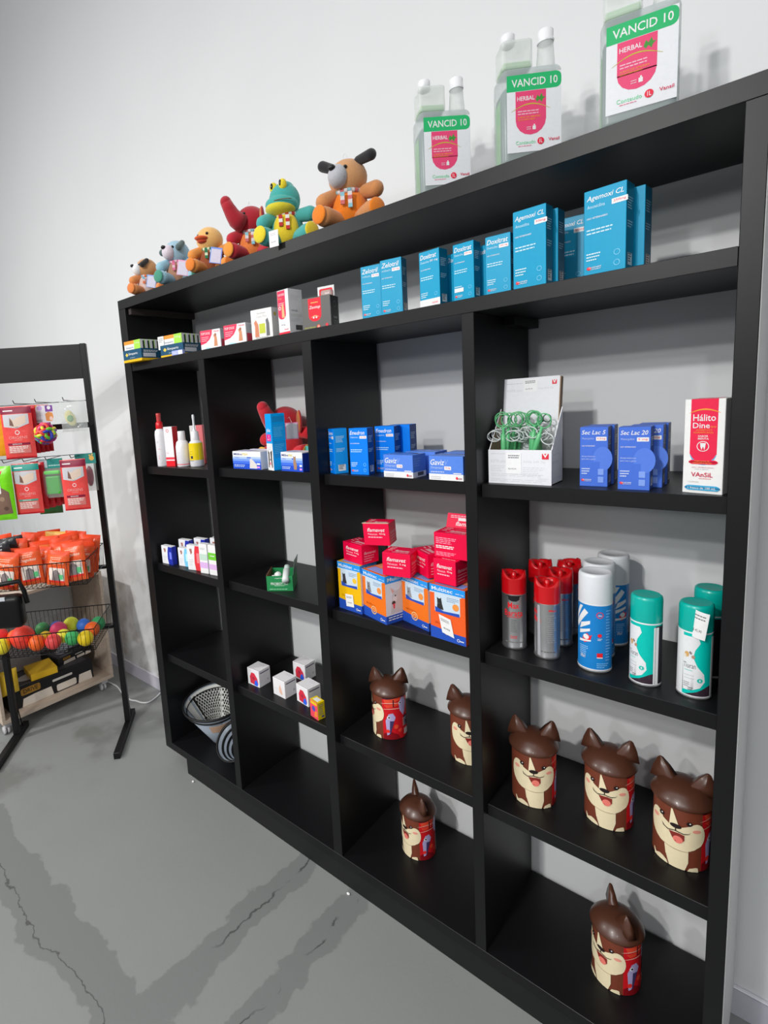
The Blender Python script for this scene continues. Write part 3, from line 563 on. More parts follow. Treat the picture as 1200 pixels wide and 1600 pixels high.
# ================================================================ dog tins
BRN = (104, 52, 36); CRM = (226, 212, 176); DK = (34, 24, 24)
LID = M((84, 50, 36), .34, 0, '', 1, 0, .15); TB_ = M(BRN, .35)
def ring(cx, cy, rx, ry, n=24, a0=0, a1=2 * PI): return [(cx + rx * math.cos(a0 + (a1 - a0) * i / n), cy + ry * math.sin(a0 + (a1 - a0) * i / n)) for i in range(n)]
dog = [('R', 0, 0, 1, 1, BRN), ('R', .635, 0, .92, 1, (186, 22, 30)), ('P', [(.635, .0), (.635, .12), (.70, .2), (.78, .1), (.80, 0)], (120, 14, 22)), ('R', .635, .94, .92, 1, (58, 26, 40)),
       ('P', [(.645, .93), (.80, .97), (.92, .90), (.92, .84), (.80, .90), (.66, .84)], (226, 76, 50)), ('P', [(.65, .80), (.78, .86), (.80, .80), (.68, .74)], (222, 66, 44)), ('A', .64, .84, .83, .03, .012, (250, 200, 180)), ('A', .65, .86, .70, .03, .012, (250, 200, 180)), ('R', .745, .76, .755, .93, (60, 20, 30)),
       ('P', [(.66, .44), (.69, .60), (.73, .62), (.755, .52), (.735, .40), (.69, .12), (.67, .10)], (160, 150, 190)), ('P', [(.79, .82), (.82, .95), (.86, .93), (.88, .80), (.86, .60), (.84, .52), (.80, .66)], (160, 150, 190)), ('C', .712, .52, .016, (235, 235, 240)), ('C', .716, .52, .009, (40, 40, 60)), ('C', .825, .84, .014, (235, 235, 240)), ('C', .828, .84, .008, (40, 40, 60)), ('P', [(.70, .44), (.74, .44), (.70, .12), (.695, .12)], (60, 50, 90)),
       ('C', .78, .3, .022, (226, 76, 50)), ('C', .82, .2, .02, (220, 60, 45)), ('C', .70, .2, .018, (214, 50, 42)), ('R', .845, .26, .92, .50, (30, 26, 60)), ('B', .85, .44, .06, 5, .04, .012, WHITE), ('R', .845, .06, .92, .2, (225, 215, 215)),
       # the dog itself
       ('P', ring(.5, .50, .125, .20, 26), CRM), ('P', ring(.405, .62, .045, .22, 20), CRM), ('P', ring(.60, .60, .045, .20, 20), CRM), ('P', [(.365, .60), (.385, .82), (.405, .83), (.44, .74), (.47, .70), (.47, .45)], CRM), ('P', [(.635, .58), (.625, .76), (.60, .80), (.565, .75), (.53, .70), (.53, .45)], CRM),
       ('P', [(.475, .70), (.482, .96), (.489, .96), (.52, .70)], CRM),
       ('P', [(.452, .36), (.462, .16), (.48, .0), (.552, .0), (.566, .14), (.565, .36)], CRM), ('P', [(.395, .0), (.385, .10), (.392, .10), (.405, .05), (.43, .09), (.448, .085), (.468, .05), (.475, .0)], CRM), ('P', [(.563, .0), (.572, .05), (.60, .075), (.612, .07), (.616, .0)], CRM), ('P', [(.4795, .0), (.4815, .0), (.464, .16), (.462, .16)], (120, 90, 70)),
       ('A', .43, .60, .335, -.03, -.006, (120, 90, 70)), ('A', .452, .458, .33, .0, -.003, (120, 90, 70)),
       ('C', .435, .80, .014, DK), ('C', .565, .79, .014, DK), ('C', .438, .81, .004, WHITE), ('C', .568, .80, .004, WHITE), ('O', .40, .71, .018, .032, (226, 150, 132)), ('O', .60, .68, .020, .028, (226, 150, 132)), ('O', .505, .70, .026, .036, DK), ('R', .503, .62, .508, .68, DK),
       ('P', [(.475, .585), (.52, .60), (.545, .585), (.545, .50), (.53, .44), (.51, .43), (.49, .50)], (120, 40, 34)), ('P', ring(.517, .49, .022, .06, 14), (228, 120, 108)),
       ('P', [(.438, .665), (.446, .61), (.47, .585), (.50, .615), (.506, .64), (.512, .615), (.54, .60), (.562, .62), (.572, .66), (.562, .63), (.54, .615), (.512, .63), (.500, .63), (.47, .60), (.45, .622)], DK)]
def widen(it, k=1.17):
    f = lambda x: .5 + (x - .5) * k
    it = list(it)
    if it[0] == 'P': it[1] = [(f(x), y) for x, y in it[1]]
    elif it[0] == 'O': it[1] = f(it[1]); it[3] *= k
    elif it[0] == 'C': it[1] = f(it[1]); it[3] *= 1.1
    elif it[0] in 'AR': a, b = (1, 2) if it[0] == 'A' else (1, 3); it[a] = f(it[a]); it[b] = f(it[b])
    return tuple(it)
k0 = [i for i, x in enumerate(dog) if x[0] == 'P' and x[2] == CRM][0]
dog = [tuple([x[0], [(min(1, a + .022) if a > .62 else a, b) for a, b in x[1]]] + list(x[2:])) if x[0] == 'P' else (('R', x[1] + .02, x[2], x[3], x[4], x[5]) if x[0] == 'R' and x[1] > .6 else x) for x in dog[:k0]] + [widen(x) for x in dog[k0:]]
def turn_lid(r, deg):
    for c in bpy.data.objects:
        if c.parent == r and c.name.startswith('lid'): c.rotation_euler = (0, 0, math.radians(deg))
def tin_master(loc, rz, label):
    r = empty('biscuit_tin', loc, label, 'tin', 'dog shaped tins with brown eared lids', rz); R = .0495; hb = .136
    q = MB(); q.lathe([(0, .001), (R - .001, 0), (R, .0015), (R, hb), (R - .002, hb + .002), (0, hb + .002)], TB_, 40); art(q, Cyl(R, hb - .002, z0=.001), dog); q.build('tin_body', r)
    q = MB(); q.lathe([(R + .001, hb - .002), (R + .005, hb - .0015), (R + .0065, hb + .001), (R + .006, hb + .004), (R + .004, hb + .008), (R + .001, hb + .012), (R * .86, hb + .0215), (R * .62, hb + .029), (R * .32, hb + .0335), (0, hb + .035)], LID, 56); ld = q.build('lid', r)
    for s in (-1, 1):
        q = MB(); b = bmesh.new(); n = 8
        out = [(-.0245, 0), (-.0215, .012), (-.012, .032), (-.002, .0475), (.0015, .0490), (.006, .045), (.0165, .024), (.0235, .003)]
        th = [.016, .014, .0095, .0045, .003, .0045, .0095, .014]
        fv = [b.verts.new((s * x, -t_ * .55, y)) for (x, y), t_ in zip(out, th)]; bv = [b.verts.new((s * x, t_ * 1.0, y * .96)) for (x, y), t_ in zip(out, th)]
        ci = b.verts.new((0, -.0035, .014)); co = b.verts.new((0, .013, .012))
        for i in range(n):
            j = (i + 1) % n
            b.faces.new((fv[i], fv[j], bv[j], bv[i])); b.faces.new((fv[j], fv[i], ci)); b.faces.new((bv[i], bv[j], co))
        bmesh.ops.recalc_face_normals(b, faces=b.faces[:])
        e = [x for x in b.edges if len(x.link_faces) == 2 and (x.verts[0] in fv and x.verts[1] in fv)]
        bmesh.ops.bevel(b, geom=e, offset=.0012, segments=2, affect='EDGES')
        T = Matrix.Translation((s * .0345, .0, hb + .0185)) @ Matrix.Rotation(math.radians(s * 14), 4, 'Z') @ Matrix.Rotation(math.radians(s * 8), 4, 'Y')
        q.bm(b, LID, True, T); q.build('ear', ld)
    return r
g = 'dog shaped tins with brown eared lids'
t0 = tin_master((-.357, .124, .5038), math.radians(17), 'dog tin facing out beside the divider, leftmost of the three in a row')
dup(t0, (-.202, .160, .5038), math.radians(1), 'dog tin standing in the middle of the row of three')
dup(t0, (-.062, .138, .5038), math.radians(-6), 'dog tin close to the right end panel, rightmost of the three in a row')
turn_lid(dup(t0, (-.178, .147, BT), math.radians(-27), 'dog tin alone on the bottom board of the right compartment'), -28)
turn_lid(dup(t0, (-.779, .133, .503), math.radians(-46), 'dog tin with its face turned away, showing the red fish side'), 78)
dup(t0, (-.546, .172, .503), math.radians(24), 'dog tin partly hidden behind the right divider, facing out')
turn_lid(dup(t0, (-.723, .178, BT), math.radians(-22), 'dog tin alone on the bottom board left of the divider'), -22)

# ================================================================ column 3
z = 1.2965
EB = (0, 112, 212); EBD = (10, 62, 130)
def em(label, x, y, w, d, ang, on=True):
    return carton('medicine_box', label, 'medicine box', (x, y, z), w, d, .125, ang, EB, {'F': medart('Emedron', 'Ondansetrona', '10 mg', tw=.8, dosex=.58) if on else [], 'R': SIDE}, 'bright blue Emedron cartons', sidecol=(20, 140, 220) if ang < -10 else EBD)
em('bright blue carton turned sideways, nearest the left divider', -.884, .048, .036, .040, -28)
em('bright blue Emedron carton, left one of the two facing out', -.806, .040, .058, .030, 3)
em('bright blue Emedron carton half behind the low pale blue box', -.762, .098, .060, .034, 2)
em('bright blue carton standing rearmost, right of the others', -.742, .140, .062, .036, 2, False)
GV = (76, 118, 200)
def gav(label, x, y, ang, on=True):
    it = [('R', 0, 0, 1, .24, (240, 240, 240)), ('R', 0, .22, 1, .26, WHITE), ('T', 'Gaviz', .05, .62, .42, .24, WHITE, 'bi'), ('T', 'V', .48, .63, .10, .22, (140, 170, 225), 'li'), ('T', 'Omeprazol', .06, .44, .36, .13, (190, 208, 240)), ('RR', .46, .43, .66, .58, .02, WHITE), ('T', '10 mg', .49, .46, .14, .09, (200, 50, 60), 'b'), ('B', .06, .32, .4, 1, .1, .04, (200, 215, 240)), ('R', .72, .28, .95, .32, WHITE), ('B', .06, .12, .3, 2, .07, .03, (170, 170, 175)), ('O', .82, .11, .03, .06, (215, 50, 60)), ('T', 'AGENER', .84, .06, .12, .07, (150, 60, 70), 'bi')]
    return carton('medicine_box', label, 'medicine box', (x, y, z), .089, .056, .057, ang, GV, {'F': it if on else [], 'R': [('R', 0, 0, 1, .24, (235, 235, 238)), ('R', .35, .06, .8, .22, (80, 80, 85)), ('B', .1, .8, .5, 4, .1, .03, (120, 150, 210))], 'T': [('P', [(.0, .55), (.2, .8), (.5, .9), (.8, .8), (1, .55), (.98, .5), (.5, .8), (.02, .5)], (25, 30, 60))]}, 'low pale blue Gaviz boxes')
gav('low pale blue Gaviz box, left one at the front', -.694, .041 - .008, -4)
gav('low pale blue Gaviz box cut off by the divider at the front', -.560, .024, -3)
gav('low pale blue box behind the left Gaviz box', -.672, .104, -4, False)
gav('low pale blue box behind the box beside the divider', -.554, .090, -3, False)
z = .8988
MB1 = (30, 70, 160)
def animal(x, y, s, c, c2=(60, 60, 60)): return [('P', [(x - .09 * s, y), (x - .07 * s, y + .10 * s), (x - .08 * s, y + .2 * s), (x - .02 * s, y + .17 * s), (x + .03 * s, y + .2 * s), (x + .05 * s, y + .1 * s), (x + .09 * s, y)], c), ('O', x - .02 * s, y + .13 * s, .055 * s, .05 * s, c), ('C', x - .035 * s, y + .14 * s, .01 * s, c2), ('O', x - .03 * s, y + .10 * s, .02 * s, .015 * s, c2)]
def multi(label, x, y, w, d, h, ang, c, dogc, sideart=True):
    f = [('R', 0, 0, 1, .17, MB1), ('P', [(0, .17), (.0, .22), (.3, .20), (.6, .14), (1, .17), (1, .1), (0, .1)], MB1), ('R', 0, .87, 1, 1, (30, 130, 205)), ('T', 'Multitec', .06, .895, .6, .07, WHITE, 'b'), ('T', '600 mg', .74, .895, .22, .03, WHITE, 'b'),
         ('RR', .14, .50, .86, .87, .05, (205, 222, 236)), ('R', .0, .85, .9, .87, (205, 222, 236))] + animal(.3, .56, 1.1, dogc) + [('P', [(.15, .60), (.4, .54), (.84, .56), (.84, .50), (.16, .50)], (34, 70, 160)), ('C', .74, .66, .09, (240, 150, 70) if c[1] < 160 else (230, 190, 60)), ('B', .5, .80, .34, 3, .03, .010, (90, 120, 150)), ('T', 'Multitec', .14, .28, .4, .05, tuple(int(v * .8) for v in c), 'b'), ('C', .48, .20, .12, (245, 190, 130), .03), ('C', .48, .2, .06, (245, 190, 130), .02), ('C', .80, .075, .04, WHITE, .012), ('B', .84, .06, .12, 1, .1, .02, WHITE)]
    s = [('R', 0, 0, 1, .17, MB1), ('R', 0, .17, 1, .84, (190, 196, 200)), ('R', 0, .84, 1, 1, (30, 130, 205)), ('T', 'Multitec', .1, .88, .84, .075, WHITE, 'b'), ('P', [(.2, .2), (.25, .4), (.3, .6), (.28, .74), (.42, .66), (.6, .68), (.76, .80), (.74, .6), (.8, .4), (.95, .2)], (205, 205, 205)), ('P', [(.2, .76), (.3, .62), (.38, .66)], (200, 150, 140)), ('O', .4, .5, .1, .07, (225, 225, 225)), ('O', .34, .42, .08, .04, (60, 50, 50)), ('P', [(.3, .4), (.4, .4), (.38, .3), (.32, .3)], (200, 70, 80)), ('C', .42, .56, .03, (40, 40, 40)), ('B', .1, .12, .8, 2, .05, .02, WHITE)]
    return carton('supplement_box', label, 'supplement box', (x, y, z), w, d, h, ang, c, {'F': f, 'R': s if sideart else [], 'T': [('R', .1, .1, .9, .5, (120, 140, 200)), ('R', .05, .55, .95, .9, (240, 160, 120))]}, 'Multitec cartons with animals on the front')
ORG = (238, 116, 26)
a = multi('yellow Multitec carton with a white price sticker, nearest the left divider', -.878, .047, .088, .07, .141, -6, (246, 190, 10), (50, 50, 55))
pricetag(a, (.030, -.0012, .012), (1, 0, .08), (-.08, 0, 1), .030, .036)
multi('orange Multitec carton showing a grey dog on its long side', -.789, .045, .098, .078, .133, -17, ORG, (110, 110, 115))
multi('orange Multitec carton between the dog-sided one and the stickered one', -.678, .070, .098, .07, .131, -17, ORG, (130, 130, 135))
a = multi('orange Multitec carton with black dog and tilted price sticker', -.569, .024, .097, .07, .138, -5, (240, 96, 38), (40, 40, 42), False)
pricetag(a, (.034, -.0012, .020), (.97, 0, -.2), (-.2, 0, .97), .034, .046, 'tilted white price sticker')
# Flamavet cartons piled on top
FL = (206, 4, 58); FLD = (150, 4, 40)
def flam(label, loc, w, d, h, rot, dose='5 mg', flap=False, big=False):
    f = [('T', 'flamavet', .16, .64, .68, .17, WHITE, 'bi'), ('T', 'Meloxicam', .18, .48, .36, .10, (250, 200, 215)), ('T', dose, .62, .49, .22, .10, WHITE, 'b'), ('B', .18, .36, .55, 1, .1, .05, (250, 190, 205))]
    if big: f = [('B', .06, .78, .62, 4, .07, .035, (240, 150, 175)), ('B', .06, .45, .55, 2, .07, .04, WHITE), ('B', .06, .2, .6, 3, .06, .03, (240, 150, 175))]
    q = MB(); q.box(0, 0, 0, w, d, h, P(FL), .0008)
    art(q, Plane((0, 0, 0), (1, 0, 0), (0, 0, 1), w, h), f, 1)
    art(q, Plane((w, 0, 0), (0, 1, 0), (0, 0, 1), d, h), [('T', 'flamavet', .14, .5, .7, .15, (250, 190, 205), 'bi'), ('B', .14, .38, .6, 3, .12, .04, (240, 160, 180))], 1)
    art(q, Plane((0, 0, h), (1, 0, 0), (0, 1, 0), w, d), [('T', 'flamavet', .36, .3, .5, .24, WHITE, 'bi'), ('B', .1, .8, .2, 3, .2, .06, WHITE), ('B', .3, .14, .6, 1, .1, .06, (240, 170, 190))], 1)
    r = empty('medicine_box', loc, label, 'medicine box', 'crimson Flamavet cartons piled on the orange boxes', rot=rot); q.build('carton_body', r)
    if flap:
        q = MB(); T = Matrix.Translation((0, d if big else 0, h)) @ Matrix.Rotation(math.radians(-20 if big else -8), 4, 'X')
        if big: q.box(.001, 0, 0, w - .001, .001, .036, P(FL), 0, T); fr = Plane((0, -.0004, 0), (1, 0, 0), (0, 0, 1), w, .036)
        else: q.box(-.004, .004, .001, w - .002, .030, .0022, M((196, 184, 158), .8, 0, 'card'), 0, T); q.box(-.004, .029, -.012, w - .002, .030, .001, M((196, 184, 158), .8, 0, 'card'), 0, T)
        if big:
            class F2(Plane):
                def __call__(s, a, b, l): return T @ Plane.__call__(s, a, b, l)
            art(q, F2((0, 0, 0), (1, 0, 0), (0, 0, 1), w, .036), [('T', 'flamavet', .3, .14, .64, .3, WHITE, 'bi'), ('R', .36, .5, .6, .68, WHITE), ('B', .12, .8, .6, 2, .12, .06, (250, 190, 205))])
        e = q.build('open_flap', r); e['label'] = 'raised red lid flap' if big else 'open pale cardboard flap'
    return r
R_ = math.radians
zt = z + .1415
flam('crimson Flamavet carton on the yellow box at the left of the pile', (-.868, .066, zt), .082, .062, .055, (0, 0, R_(-14)))
flam('crimson Flamavet carton perched highest, with its cardboard flap open', (-.778, .048, zt + .0595), .074, .055, .060, (R_(2), R_(-2), R_(14)), '0,5 mg', flap=True)
flam('crimson Flamavet carton facing out between the orange boxes', (-.702, .018, zt - .004), .076, .062, .062, (0, R_(1), R_(12)))
flam('crimson Flamavet carton turned corner first beside the divider side pile', (-.657, .098, zt - .006), .078, .066, .062, (0, 0, R_(-32)))
flam('crimson Flamavet carton under the open lidded one beside the divider', (-.560, .030, zt), .062, .066, .060, (0, 0, R_(-6)), '0,5 mg')
flam('crimson carton with a raised printed lid on top of the pile by the divider', (-.563, .042, zt + .061), .086, .062, .062, (0, 0, R_(0)), flap=True, big=True)

# ================================================================ column 2
z = 1.299
def mil(label, x, y, w, ang, cat_):
    it = [('R', 0, 0, 1, .30, (30, 70, 180)), ('R', 0, .30, 1, .45, (60, 100, 200)), ('R', 0, .45, 1, .58, (110, 145, 220)), ('R', 0, .58, 1, .70, (175, 198, 238)), ('T', 'Milbe', .05, .78, .3, .12, (40, 50, 110), 'b'), ('T', 'max', .36, .78, .2, .12, (200, 180, 70), 'b'), ('T', 'Tablets', .06, .62, .18, .06, (50, 80, 170)), ('R', .52, .62, .66, .68, (50, 80, 170))]
    if cat_: it += [('P', [(.6, .1), (.58, .45), (.6, .68), (.58, .8), (.64, .76), (.7, .8), (.7, .6), (.74, .3), (.72, .1)], (150, 115, 90))]
    else: it += [('P', [(.6, .05), (.62, .35), (.62, .55), (.68, .6), (.74, .5), (.85, .3), (.86, .05)], (225, 220, 215))]
    it += [('R', .86, .26, .97, .36, WHITE), ('R', .86, .08, .96, .18, (200, 130, 210)), ('B', .05, .2, .4, 2, .08, .04, (190, 210, 245))]
    return carton('medicine_box', label, 'medicine box', (x, y, z), w, .055, .057, ang, (240, 241, 246), {'F': it, 'R': [('R', 0, 0, 1, .95, (22, 50, 150))] if cat_ else [], 'T': [('R', .1, .1, .6, .8, (200, 200, 235))]}, 'low blue and white pet tablet boxes')
mil('low blue and white box with a pale dog, left of the tall blue box', -1.284, .030, .137, -1, False)
mil('low blue and white box with a standing cat, right of the tall blue box', -1.060, .030, .094, -4, True)
carton('medicine_box', 'plain white box behind the low box with the pale dog', 'medicine box', (-1.262, .088, z), .15, .018, .058, -1, (226, 226, 240), {'T': [('R', .1, .1, .8, .8, (180, 170, 220))]})
carton('medicine_box', 'tall slim bright blue carton with a collie at its foot', 'medicine box', (-1.122, .034, z), .040, .048, .173, -18, (0, 150, 226), {
    'F': [('R', 0, 0, 1, .48, WHITE), ('T', 'plus', .2, .66, .6, .09, WHITE, 'b'), ('RR', .14, .52, .84, .64, .08, (205, 30, 130)), ('T', '2', .42, .585, .16, .035, WHITE, 'b'), ('T', 'em 1', .26, .54, .46, .03, WHITE, 'b'), ('B', .2, .40, .5, 2, .03, .01, (190, 190, 200)), ('P', [(.15, .05), (.2, .27), (.15, .36), (.35, .32), (.6, .33), (.85, .36), (.78, .22), (.85, .05)], (35, 32, 36)), ('P', [(.42, .33), (.58, .33), (.62, .18), (.72, .05), (.3, .05), (.38, .18)], (235, 232, 230)), ('C', .5, .19, .07, (40, 35, 40)), ('O', .5, .12, .1, .025, (220, 90, 110))],
    'R': [('R', .1, .85, .92, .95, (20, 120, 180)), ('R', .1, .55, .92, .82, (20, 135, 200)), ('R', .1, .22, .92, .52, (20, 125, 190)), ('B', .15, .75, .7, 6, .03, .01, (90, 180, 225)), ('B', .15, .45, .7, 6, .03, .01, (90, 180, 225))]}, bev=.001)
for i, (x, y, c, h, lb) in enumerate(((-1.085, .17, (80, 170, 160), .06, 'teal and white box at the back beside the tall blue carton'), (-1.005, .19, (90, 175, 160), .075, 'teal topped box at the back next to the right divider'))):
    carton('medicine_box', lb, 'medicine box', (x, y, z), .055, .05, h, 8, (225, 228, 228), {'F': [('R', 0, .7, 1, 1, c), ('R', 0, .3, 1, .45, (120, 130, 140)), ('B', .1, .2, .6, 1, .1, .05, (120, 120, 120))], 'T': [('R', .02, .02, .98, .5, c)], 'R': [('R', 0, .6, 1, 1, (150, 165, 170))]})
# Probiot Pet tray
z = .8998
r = empty('display_box', (-1.160, .024, z), 'green open Probiot Pet tray holding a white tube', 'display box', None, R_(34)); w_, d_, h_ = .086, .09, .05; t = .0015; GN = (34, 122, 70); q = MB()
q.box(0, 0, 0, w_, t, h_, P(GN)); q.box(0, d_ - t, 0, w_, d_, h_, P(GN)); q.box(0, t, 0, t, d_ - t, h_ + .004, M((120, 80, 58), .8, 0, 'card')); q.box(w_ - t, t, 0, w_, d_ - t, h_, P(GN)); q.box(t, t, 0, w_ - t, d_ - t, t, M((96, 70, 55), .8, 0, 'card'))
art(q, Plane((0, 0, 0), (1, 0, 0), (0, 0, 1), w_, h_), [('T', 'organnact', .32, .80, .34, .09, WHITE, 'i'), ('T', 'PROBIOT PET', .16, .40, .68, .17, WHITE, 'b'), ('B', .3, .34, .4, 1, .1, .03, (190, 225, 200)), ('B', .1, .1, .7, 1, .1, .04, (150, 200, 165))]); q.build('tray', r)
q = MB(); T = Matrix.Translation((w_, d_ * .15, h_)) @ Matrix.Rotation(R_(8), 4, 'Y'); q.box(0, 0, 0, .0015, d_ * .8, .048, P((72, 98, 84)), 0, T); q.build('open_flap', r)
r = empty('ointment_tube', (-1.128, .088, z + .058), 'white tube with ribbed cap lying in the green tray', 'tube', rot=(R_(-60), R_(-30), R_(20)))
q = MB(); q.lathe([(0, -.05), (.011, -.05), (.0115, -.03), (.0115, .0), (.006, .004), (0, .004)], M((225, 230, 228), .35), 20); q.build('tube_body', r)
q = MB(); q.lathe([(.0075, .003), (.0095, .004), (.0095, .018), (.0075, .02), (0, .02)], M((190, 205, 200), .4), 20); q.build('cap', r)
r = empty('ointment_tube', (-1.146, .062, z + .046), 'white flat ended tube at the front of the green tray', 'tube', rot=(R_(70), 0, R_(60)))
q = MB(); q.box(-.016, -.002, -.018, .016, .002, -.004, M((230, 232, 230), .4), .001); q.lathe([(0, -.01), (.010, -.008), (.011, .01), (.006, .02), (0, .02)], M((230, 232, 230), .4), 18); q.build('tube_body', r)
# white cubes
z = .5072
RB = lambda: [('P', [(.22, .12), (.2, .5), (.35, .78), (.6, .78), (.84, .5), (.9, .2), (.8, .04)], (190, 46, 62)), ('P', [(.55, .05), (.6, .3), (.75, .42), (.88, .2), (.8, .03)], (40, 90, 210)), ('C', .5, .45, .1, (150, 40, 60))]
SD = [('R', .12, .80, .9, .86, (70, 55, 90)), ('B', .12, .62, .5, 6, .09, .02, (190, 190, 200)), ('C', .75, .3, .06, (120, 90, 90), .02)]
def cube(label, x, y, ang, red=True):
    return carton('medicine_box', label, 'medicine box', (x, y, z), .060, .056, .062, ang, (240, 238, 240), {'F': RB() if red else [('P', [(.52, .25), (.5, .5), (.56, .62), (.6, .75), (.66, .6), (.74, .4), (.78, .2), (.7, .15)], (205, 165, 145)), ('B', .1, .4, .3, 1, .1, .02, (200, 200, 205))], 'R': SD, 'T': [('B', .4, .8, .4, 2, .1, .03, (210, 210, 215))]}, 'small white cube shaped cartons')
cube('white cube carton with red print, nearest the left divider', -1.334, .056, 1)
cube('white cube carton with a pale dog picture, second from the left', -1.209, .062, -3, False)
cube('white cube carton with red print standing behind the yellow one', -1.113, .078, -8)
cube('white cube carton with red print farthest back', -1.230, .186, 0)
carton('medicine_box', 'small yellow carton with colourful front at the shelf end', 'medicine box', (-1.018, .040, z), .040, .028, .058, -12, (238, 208, 10), {'F': [('R', 0, 0, 1, 1, (224, 70, 90)), ('C', .45, .55, .22, (60, 70, 160)), ('R', .1, .8, .9, .95, (240, 205, 20)), ('P', [(.5, .1), (.9, .15), (.9, .5), (.6, .4)], (240, 140, 60))], 'R': [('B', .15, .82, .7, 7, .09, .04, (80, 90, 120)), ('R', .5, .1, .85, .2, (50, 60, 140))], 'T': [('R', .2, .2, .8, .8, WHITE)]})

# ================================================================ column 1
z = 1.2906
def bottle(name, label, cat, loc, parts, rz=0.0, group=None):
    r = empty(name, loc, label, cat, group, rz)
    for nm, prof, mt, arts, R0, z0, z1 in parts:
        q = MB(); q.lathe(prof, mt, 28)
        if arts: art(q, Cyl(R0, z1 - z0, z0=z0), arts)
        q.build(nm, r)
    return r
PW = M((238, 236, 240), .32)
bottle('spray_bottle', 'tall white pump spray bottle with red nozzle, nearest the left side panel', 'spray bottle', (-1.738, .055, z), [
    ('bottle_body', [(0, 0), (.020, 0), (.021, .002), (.021, .125), (.019, .138), (.012, .146), (.012, .150), (0, .150)], PW, [('B', .44, .78, .07, 3, .03, .008, (140, 140, 140)), ('A', .46, .56, .52, .02, .008, (215, 40, 60)), ('T', 'S', .47, .2, .03, .05, (220, 60, 90)), ('T', 'Top', .46, .28, .04, .04, (220, 90, 110)), ('C', .55, .08, .006, (120, 120, 120))], .021, .004, .124),
    ('collar', [(.013, .146), (.0145, .148), (.0135, .168), (.0095, .174), (0, .174)], M((222, 30, 40), .35), None, 0, 0, 0),
    ('nozzle', [(.0085, .172), (.0085, .190), (.0095, .2), (.009, .206), (0, .206)], M((205, 70, 70), .3), None, 0, 0, 0)], .5)
carton('medicine_box', 'tall white carton with red foot and red side in the left compartment', 'medicine box', (-1.706, .050, z), .040, .034, .152, 20, (240, 238, 240), {'F': [('C', .45, .9, .16, (205, 60, 70), .05), ('R', 0, 0, 1, .14, (215, 26, 40)), ('R', 0, .17, 1, .23, (215, 60, 75)), ('T', 'Top', .1, .32, .3, .03, (220, 90, 110))], 'R': [('R', 0, 0, 1, 1, (200, 30, 42))]})
bottle('bottle', 'white capped bottle with thin red foot line', 'bottle', (-1.622, .072, z), [
    ('bottle_body', [(0, 0), (.024, 0), (.0255, .003), (.0255, .075), (.021, .093), (.0135, .1), (0, .1)], PW, [('R', 0, .05, 1, .09, (205, 70, 85)), ('B', .46, .66, .12, 4, .1, .015, (200, 200, 205))], .0255, .004, .078),
    ('cap', [(.0135, .098), (.0145, .1), (.0135, .132), (.012, .134), (0, .134)], PW, None, 0, 0, 0)])
bottle('bottle', 'yellow labelled bottle with long white dropper nozzle', 'bottle', (-1.560, .088, z), [
    ('bottle_body', [(0, 0), (.024, 0), (.026, .003), (.026, .075), (.022, .092), (.014, .098), (0, .098)], PW, [('R', 0, .25, 1, 1, (246, 214, 0)), ('A', .38, .5, .9, .03, .02, (200, 180, 40)), ('B', .44, .62, .13, 3, .1, .02, (150, 130, 40)), ('R', .5, .32, .56, .44, (40, 40, 60)), ('B', .44, .2, .14, 1, .1, .05, (150, 150, 150))], .026, .004, .088),
    ('cap', [(.0155, .096), (.0165, .1), (.014, .128), (.007, .134), (0, .134)], PW, None, 0, 0, 0),
    ('nozzle', [(.007, .132), (.004, .140), (.0042, .17), (.0052, .185), (.004, .192), (0, .193)], M((228, 232, 236), .25), None, 0, 0, 0)])
carton('medicine_box', 'red and white carton behind the capped bottle', 'medicine box', (-1.640, .125, z), .05, .03, .150, 40, (225, 120, 125), {'F': [('R', 0, 0, .5, 1, WHITE)]}, sidecol=(200, 60, 70))
carton('medicine_box', 'white and blue carton beside the divider, behind the yellow bottle', 'medicine box', (-1.505, .095, z), .055, .04, .120, -6, (236, 238, 242), {'F': [('P', [(0, 0), (.9, 0), (.9, .3), (.4, .75), (0, .55)], (52, 130, 205)), ('R', .1, .78, .6, .9, (150, 170, 200)), ('B', .1, .3, .5, 4, .06, .02, WHITE)]})
bottle('spray_bottle', 'white nozzle bottle hidden behind the carton near the divider', 'spray bottle', (-1.455, .165, z), [('bottle_body', [(0, 0), (.022, 0), (.022, .11), (.012, .125), (0, .125)], PW, None, 0, 0, 0), ('nozzle', [(.012, .124), (.006, .14), (.0045, .2), (0, .2)], PW, None, 0, 0, 0)])
z = .8935
def flea(label, x, y, ang, c, w=.052, h=.074, front=True):
    it = [('P', [(.2, .85), (.3, .62), (.42, .7), (.4, .86)], (150, 100, 90)), ('B', .12, .4, .35, 4, .07, .02, (200, 200, 205)), ('P', [(.62, 0), (.55, .3), (.58, .7), (.66, .98), (1, .98), (1, 0)], c), ('RR', .74, .3, .94, .7, .04, tuple(min(255, v + 90) for v in c))]
    return carton('medicine_box', label, 'medicine box', (x, y, z), w, .022, h, ang, (240, 240, 243), {'F': it if front else [], 'R': [('R', 0, 0, 1, 1, c)]}, 'small flea treatment cartons in the left column')
NB = (30, 44, 150)
flea('small white and navy carton at the left end of the row', -1.785, .036, 3, NB, .068)
flea('small white and light blue carton in the front row', -1.690, .050, 10, (110, 180, 210), .055)
flea('small white and red carton with a curved red panel', -1.612, .038, 14, (200, 50, 60), .062, .098)
